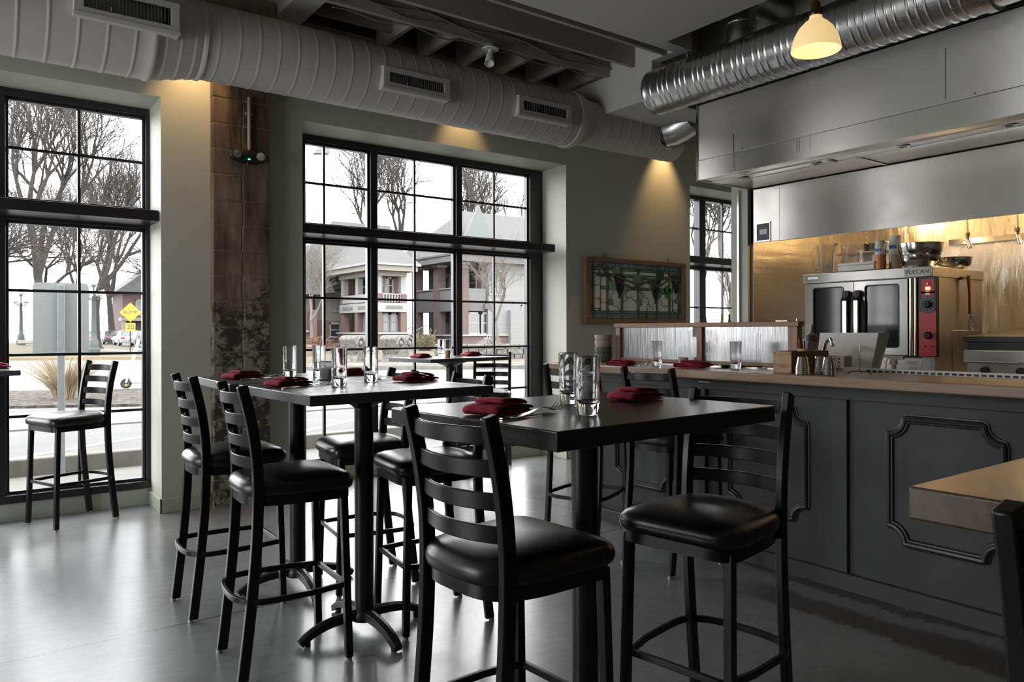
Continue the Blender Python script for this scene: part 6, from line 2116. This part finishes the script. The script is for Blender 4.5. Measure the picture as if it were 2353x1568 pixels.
M_WLITE = xmat('house_window_curtain', (0.21, 0.215, 0.22), rough=0.4)


def part(name, m, parent, *boxes, **k):
    mb = MB()
    for b in boxes: mb.box(*b)
    return mb.build(name, m, parent, **k)


def win_x(parent, x, y0, y1, z0, z1, mglass=None, mframe=None):
    """window in a wall facing -x"""
    f = part('window', mframe or M_HWHITE, parent, (x - 0.07, y0, z0, x - 0.01, y0 + 0.12, z1), (x - 0.07, y1 - 0.12, z0, x - .01, y1, z1), (x - .07, y0, z1 - .14, x - .01, y1, z1),
             (x - .09, y0 - .05, z0 - .08, x - .01, y1 + .05, z0 + .06), (x - .06, y0, (z0 + z1) / 2 - .04, x - .01, y1, (z0 + z1) / 2 + .04))
    part('pane', mglass or M_WDARK, f, (x - 0.04, y0 + .1, z0 + .05, x - 0.02, y1 - .1, z1 - .1))


def win_y(parent, y, x0, x1, z0, z1, mglass=None, mframe=None):
    f = part('window', mframe or M_HWHITE, parent, (x0, y - .07, z0, x0 + .12, y - .01, z1), (x1 - .12, y - .07, z0, x1, y - .01, z1), (x0, y - .07, z1 - .14, x1, y - .01, z1),
             (x0 - .05, y - .09, z0 - .08, x1 + .05, y - .01, z0 + .06), (x0, y - .06, (z0 + z1) / 2 - .04, x1, y - .01, (z0 + z1) / 2 + .04))
    part('pane', mglass or M_WDARK, f, (x0 + .1, y - .04, z0 + .05, x1 - .1, y - .02, z1 - .1))


# house A: brick double porch with a grey side wing (right)
hA = thing('brick_porch_house', 'two-storey brick house with stacked porches and a grey sided flank, right of the big window', 'house', (0, 0, 0), 0, 'houses across the street')
X3, Y3 = 32.6, 51.4
part('wall', M_BRICK, hA, (X3 + 2.2, Y3 + 0.3, 0, X3 + 9, Y3 + 9, 7.5))
part('side_wing', M_HSIDE, hA, (X3 + 2.6, Y3 - 0.05, 0.0, X3 + 13, Y3 + 4, 7.6), (X3 + 4.6, Y3 - 0.5, 0.0, X3 + 12, Y3 - .04, 3.1))
part('porch_base', M_BRICK, hA, (X3 - 0.1, Y3 - 0.1, 0, X3 + 4.6, Y3 + 8.4, 0.95))
part('porch_coping', M_HWHITE, hA, (X3 - 0.25, Y3 - 0.25, 0.95, X3 + 4.7, Y3 + 8.5, 1.08))
for y in (Y3 + 0.4, Y3 + 4.0, Y3 + 7.8):
    c = part('porch_column', M_BRICK, hA, (X3, y - 0.40, 1.08, X3 + 0.75, y + 0.40, 6.75))
    part('capital', M_HWHITE, c, (X3 - 0.08, y - 0.5, 6.75, X3 + 0.85, y + 0.5, 6.95))
part('upper_floor_band', M_HTRIM, hA, (X3 + 0.1, Y3 + .1, 3.0, X3 + 2.4, Y3 + 8.0, 3.9), (X3 + 2.3, Y3 - 0.1, 3.15, X3 + 3.3, Y3 + .4, 3.6))
part('upper_parapet', M_HGREY, hA, (X3 + 0.15, Y3 + 0.8, 3.9, X3 + 0.3, Y3 + 7.4, 4.85), (X3 + 0.15, Y3 + 0.1, 3.9, X3 + 2.5, Y3 + 0.2, 4.85))
part('parapet_rail', M_HWHITE, hA, (X3 + 0.05, Y3 + 0.8, 4.85, X3 + 0.4, Y3 + 7.4, 4.93))
part('eave', M_HTRIM, hA, (X3 - 0.9, Y3 - 0.9, 6.95, X3 + 9.6, Y3 + 9.6, 7.45))
part('gutter', M_SHING, hA, (X3 - 1.0, Y3 - 1.0, 7.45, X3 + 9.7, Y3 + 9.7, 7.60))
rf = MB()
rf.add([(X3 - 1, Y3 - 1, 7.6), (X3 + 13, Y3 - 1, 7.6), (X3 + 13, Y3 + 10, 7.6), (X3 - 1, Y3 + 10, 7.6), (X3 + 2.3, Y3 + 3.4, 11.7), (X3 + 12.5, Y3 + 3.4, 11.7)], [(0, 1, 5, 4), (1, 2, 5), (2, 3, 4, 5), (3, 0, 4), (0, 3, 2, 1)])
rf.build('roof', M_SHING, hA, smooth=0)
gb = MB()
gb.prism([(X3 - 0.6, 7.6), (X3 + 3.6, 7.6), (X3 + 1.5, 11.6)], Y3 - 0.4, Y3 - 0.2, 'y')
gb.build('gable', xmat('green_gable', (0.165, 0.18, 0.17), rough=0.8), hA, smooth=0)
for y0, y1 in ((Y3 + 1.0, Y3 + 2.2), (Y3 + 5.2, Y3 + 6.4)):
    win_x(hA, X3 + 2.2, y0, y1, 4.3, 6.5)
    win_x(hA, X3 + 2.2, y0, y1, 1.2, 2.9, M_WLITE)
part('white_wall_panel', xmat('white_board_siding', (0.34, 0.345, 0.35), (0.40, 0.405, 0.41), scale=2, rough=0.8, stretch=(0.1, 0.1, 14)), hA, (X3 + 2.05, Y3 + 4.4, 1.08, X3 + 2.19, Y3 + 7.6, 6.3))
win_x(hA, X3 + 2.04, Y3 + 5.2, Y3 + 6.3, 4.75, 6.1, M_WDARK, M_HTRIM)
win_x(hA, X3 + 2.04, Y3 + 5.2, Y3 + 6.3, 2.1, 3.0, M_WDARK, M_HTRIM)
for x0, x1 in ((X3 + 2.7, X3 + 3.35), (X3 + 3.5, X3 + 4.1)):
    win_y(hA, Y3 - 0.05, x0, x1, 4.4, 6.4)
for x0, x1 in ((X3 + 0.8, X3 + 1.9), (X3 + 2.1, X3 + 3.1), (X3 + 3.3, X3 + 4.3)):
    win_y(hA, Y3 + 0.25, x0, x1, 1.15, 2.9, M_WLITE if x0 < X3 + 1 else M_WDARK)
win_y(hA, Y3 - 0.05, X3 + 6.0, X3 + 7.2, 2.2, 3.6, M_WLITE)
st = MB()
st.prism([(X3 - 2.4, 0.1), (X3 - 0.1, 0.1), (X3 - 0.1, 0.95), (X3 - 0.8, 0.95), (X3 - 0.8, .65), (X3 - 1.6, .65), (X3 - 1.6, .38), (X3 - 2.4, .38)], Y3 + 5.0, Y3 + 7.0, 'y')
st.build('steps', M_CONC, hA, smooth=0)
hr = MB()
for y in (Y3 + 5.0, Y3 + 7.0):
    hr.tube([(X3 - 2.4, y, 1.0), (X3 - 0.2, y, 1.9)], 0.05, 6).cyl((X3 - 2.4, y, .1), (X3 - 2.4, y, 1.0), 0.05, 0.05, 6)
hr.build('handrail', M_HWHITE, hA)

# house B: white and brick porch house (middle)
hB = thing('white_porch_house', 'two-storey house with white porch bands and brick piers in the middle of the big window', 'house', (0, 0, 0), 0, 'houses across the street')
X2, Y2 = 25.4, 52.1
part('wall', M_BRICK2, hB, (X2 + 1.4, Y2 + 1.2, 0, X2 + 2.75, Y2 + 9, 6.0))
part('porch_base', M_BRICK, hB, (X2 - 0.1, Y2 - 0.1, 0, X2 + 2.7, Y2 + 6.8, 1.15))
part('porch_coping', M_HWHITE, hB, (X2 - 0.2, Y2 - 0.2, 1.15, X2 + 2.8, Y2 + 6.9, 1.28))
for x, y in ((X2 + .1, Y2 + .1), (X2 + .1, Y2 + 3.4), (X2 + .1, Y2 + 6.2), (X2 + 2.2, Y2 + 0.1)):
    c = part('porch_pier', M_BRICK2, hB, (x, y, 1.28, x + 0.55, y + 0.55, 4.25))
    part('upper_column', M_HWHITE, c, (x + .05, y + .05, 4.25, x + 0.5, y + 0.5, 5.85))
part('lower_band', M_HWHITE, hB, (X2, Y2, 2.85, X2 + 2.7, Y2 + 6.7, 3.55))
part('band_inset', M_HGREY, hB, (X2 - 0.03, Y2 + 0.9, 3.08, X2 + .01, Y2 + 3.1, 3.33), (X2 - 0.03, Y2 + 4.1, 3.08, X2 + .01, Y2 + 6.0, 3.33), (X2 + 0.9, Y2 - 0.03, 3.08, X2 + 2.3, Y2 + .01, 3.33))
part('upper_parapet', M_HWHITE, hB, (X2 + .05, Y2 + 0.65, 3.62, X2 + .15, Y2 + 6.2, 4.25))
bl = MB()
x = X2 + 0.7
while x < X2 + 2.2:
    bl.box(x, Y2 + 0.1, 3.62, x + 0.10, Y2 + 0.18, 4.2)
    x += 0.24
bl.box(X2 + .6, Y2 + .08, 4.18, X2 + 2.25, Y2 + .2, 4.26)
bl.build('balustrade', M_HWHITE, hB)
part('eave', M_CREAM, hB, (X2 - 0.8, Y2 - 0.8, 5.95, X2 + 3.2, Y2 + 9.4, 6.35), (X2, Y2, 5.6, X2 + 2.7, Y2 + 6.8, 5.95))
part('roof_edge', M_HWHITE, hB, (X2 - 1.0, Y2 - 1.0, 6.35, X2 + 3.4, Y2 + 9.6, 6.5))
rf = MB()
rf.add([(X2 - 1, Y2 - 1, 6.5), (X2 + 3.4, Y2 - 1, 6.5), (X2 + 3.4, Y2 + 10, 6.5), (X2 - 1, Y2 + 10, 6.5), (X2 + 1.6, Y2 + 2, 9.0), (X2 + 1.6, Y2 + 7, 9.0)], [(0, 1, 4), (1, 2, 5, 4), (2, 3, 5), (3, 0, 4, 5), (0, 3, 2, 1)])
rf.build('roof', M_SHING, hB, smooth=0)
for y0, y1 in ((Y2 + 1.0, Y2 + 2.1), (Y2 + 2.2, Y2 + 3.2), (Y2 + 4.3, Y2 + 5.8)):
    win_x(hB, X2 + 1.4, y0, y1, 4.3, 5.7)
for y0, y1 in ((Y2 + 0.9, Y2 + 1.7), (Y2 + 1.75, Y2 + 2.5), (Y2 + 2.55, Y2 + 3.3)):
    win_x(hB, X2 + 0.6, y0, y1, 1.3, 2.8, M_WLITE, M_HGREY)
for x0, x1 in ((X2 + 0.75, X2 + 1.4), (X2 + 1.45, X2 + 2.1)):
    win_y(hB, Y2 + 1.2, x0, x1, 4.3, 5.6)
    win_y(hB, Y2 + 0.5, x0, x1, 1.35, 2.8, M_WLITE, M_HGREY)

# house C: big grey gabled roof (left)
hC = thing('steep_roof_house', 'house with a steep grey gabled roof and tan chimney, left part of the big window', 'house', (0, 0, 0), 0, 'houses across the street')
part('wall', M_CREAM, hC, (24.4, 61.5, 0, 31.5, 71, 5.6))
part('lower_wall', M_BRICK2, hC, (23.2, 60.5, 0, 30.5, 62, 2.3))
rf = MB()
rf.add([(23.4, 60.6, 5.0), (32.5, 60.6, 5.0), (32.5, 72, 5.0), (23.4, 72, 5.0), (26.8, 63.5, 11.2), (32.5, 63.5, 11.2)], [(0, 1, 5, 4), (1, 2, 5), (2, 3, 4, 5), (3, 0, 4), (0, 3, 2, 1)])
rf.build('roof', M_SHING, hC, smooth=0)
rf = MB().prism([(21.2, 4.6), (25.6, 4.6), (23.6, 8.6)], 60.0, 66.0, 'y')
rf.build('front_gable', M_SHING, hC, smooth=0)
part('chimney', xmat('tan_brick', (0.26, 0.215, 0.185), rough=0.9), hC, (26.6, 57.9, 5.6, 27.2, 58.5, 8.2))
win_y(hC, 61.45, 26.0, 26.9, 3.1, 4.7, M_WLITE)
win_y(hC, 60.45, 25.2, 26.2, 0.9, 2.1, M_WDARK)
# house D: low brick house at the left edge
hD = thing('low_brick_house', 'low red brick porch at the far left of the big window', 'house', (0, 0, 0), 0, 'houses across the street')
part('wall', M_BRICK2, hD, (20.5, 58.5, 0, 23.0, 66, 4.3))
part('coping', M_HWHITE, hD, (20.4, 58.3, 1.3, 23.1, 58.5, 1.45))
part('pier', M_BRICK2, hD, (20.4, 57.9, 0, 20.9, 58.3, 3.1), (22.6, 57.9, 0, 23.1, 58.3, 3.1))
part('roof', M_SHING, hD, (20.0, 57.6, 4.3, 23.4, 66, 4.6))
win_y(hD, 58.45, 21.3, 22.0, 1.5, 3.0)
# distant house up the street
hE = thing('distant_house', 'distant brown house behind the BUMP sign', 'house', (0, 0, 0), 0, 'houses across the street')
part('wall', M_BRICK, hE, (17.0, 108, 0, 28, 116, 6.5))
rf = MB().prism([(16, 6.5), (29, 6.5), (22.5, 11.5)], 107, 117, 'y')
rf.build('roof', M_SHING, hE, smooth=0)
win_y(hE, 107.95, 18.5, 20.0, 3.6, 5.6, M_WLITE)
win_y(hE, 107.95, 21.5, 23.0, 3.6, 5.6, M_WDARK)
part('porch', M_CREAM, hE, (16.5, 105.5, 2.8, 24, 108, 3.2), (16.6, 105.6, 0, 17.0, 106, 2.8), (23.5, 105.6, 0, 23.9, 106, 2.8))

# carved stone planters, low stone wall, pot and shrub
M_STONE = xmat('weathered_stone', (0.115, 0.11, 0.10), (0.26, 0.25, 0.235), scale=7, rough=0.95, spec=0.1, bump=0.7, bscale=10, bdist=0.05)


def planter(loc, label):
    t = thing('stone_planter', label, 'planter', loc, radians(33), 'carved stone planters')
    p = []
    for k in range(2):
        for i in range(9):
            a = pi - i * pi / 8
            p.append((-0.45 + k * 0.9 + 0.45 * cos(a), 1.25 + 0.22 * sin(a)))
    p += [(0.75, 0.85), (0.55, 0.45), (0.9, 0.0), (-0.9, 0.0), (-0.55, 0.45), (-0.75, 0.85)]
    MB().prism(p, -0.5, 0.5, 'y').build('body', M_STONE, t, bevel=0.05)
    t.scale = (0.80, 0.8, 0.8)
    r = MB()
    for sx in (-0.45, 0.45):
        r.tube([(sx + 0.36 * cos(a), -0.52, 0.98 + 0.36 * sin(a)) for a in [i * pi / 10 for i in range(11)]], 0.06, 8)
        r.sphere((sx, -0.50, 1.02), 0.16, 12, 8)
    r.build('carving', M_STONE, t)


planter((13.55, 29.6, 0.0), 'carved stone planter left of the first window mullion')
planter((14.95, 28.7, 0.0), 'carved stone planter right of the first window mullion')
mb = MB()
rnd = random.Random(8)
for row in range(3):
    x = 0.0
    while x < 14.0:
        L = rnd.uniform(0.35, 0.75)
        j = rnd.uniform(-0.04, 0.04)
        mb.box(x, j, row * 0.24, x + L - 0.03, 0.45 + j, row * 0.24 + 0.225)
        x += L
mb.xf(Matrix.Translation((16.8, 28.6, 0.06)) @ Matrix.Rotation(radians(-26), 4, 'Z'))
single('low_stone_wall', mb, M_STONE, 'low rough stone wall along the front lawns', 'wall', bevel=0.03)
t = thing('flower_pot', 'pale flower pot on the lawn at the left edge of the big window', 'pot', (14.45, 37.0, 0.1))
MB().lathe([(0.0001, 0), (0.22, 0), (0.32, 0.45), (0.36, 0.46), (0.36, 0.56), (0.30, 0.56), (0.0001, 0.5)], (0, 0, 0), 20).build('pot', xmat('pale_terracotta', (0.30, 0.21, 0.16), rough=0.9), t)


def shrub(name, label, loc, r, h, m, n, seed):
    rnd = random.Random(seed)
    mb = MB()
    for k in range(n):
        a, e = rnd.uniform(0, 2 * pi), rnd.uniform(0.2, 1.4)
        L = r * rnd.uniform(0.6, 1.1)
        p0 = Vector((rnd.uniform(-.2, .2) * r, rnd.uniform(-.2, .2) * r, 0))
        d = Vector((cos(a) * cos(e), sin(a) * cos(e), sin(e) * h / r))
        p1 = p0 + d * L * .6
        p2 = p1 + (d + Vector((rnd.uniform(-.5, .5), rnd.uniform(-.5, .5), rnd.uniform(-.3, .3)))) * L * .4
        mb.tube([p0, p1, p2], 0.012, 3)
        for q in range(3):
            c = p1.lerp(p2, rnd.random())
            s = 0.06
            v = [Vector((rnd.uniform(-s, s), rnd.uniform(-s, s), rnd.uniform(-s, s))) for _ in range(3)]
            mb.add([c + v[0], c + v[1], c + v[2]], [(0, 1, 2)])
    mb.xf(Matrix.Translation(loc))
    single(name, mb, m, label, 'shrub', smooth=0)


shrub('dry_shrub', 'russet dry shrub against the low brick house', (16.4, 41.5, 0.1), 1.3, 1.0, xmat('russet_leaves', (0.20, 0.105, 0.065), rough=0.9), 260, 2)
shrub('olive_shrub', 'olive shrub between the stone planter and the brick porch', (24.2, 42.5, 0.1), 1.3, 1.3, xmat('olive_leaves', (0.17, 0.145, 0.075), rough=0.9), 260, 3)
shrub('white_flower_shrub', 'white flowering twigs in front of the brick porch wall', (29.8, 43.4, 0.1), 0.9, 0.8, xmat('white_blossom', (0.42, 0.40, 0.39), rough=0.9), 240, 5)
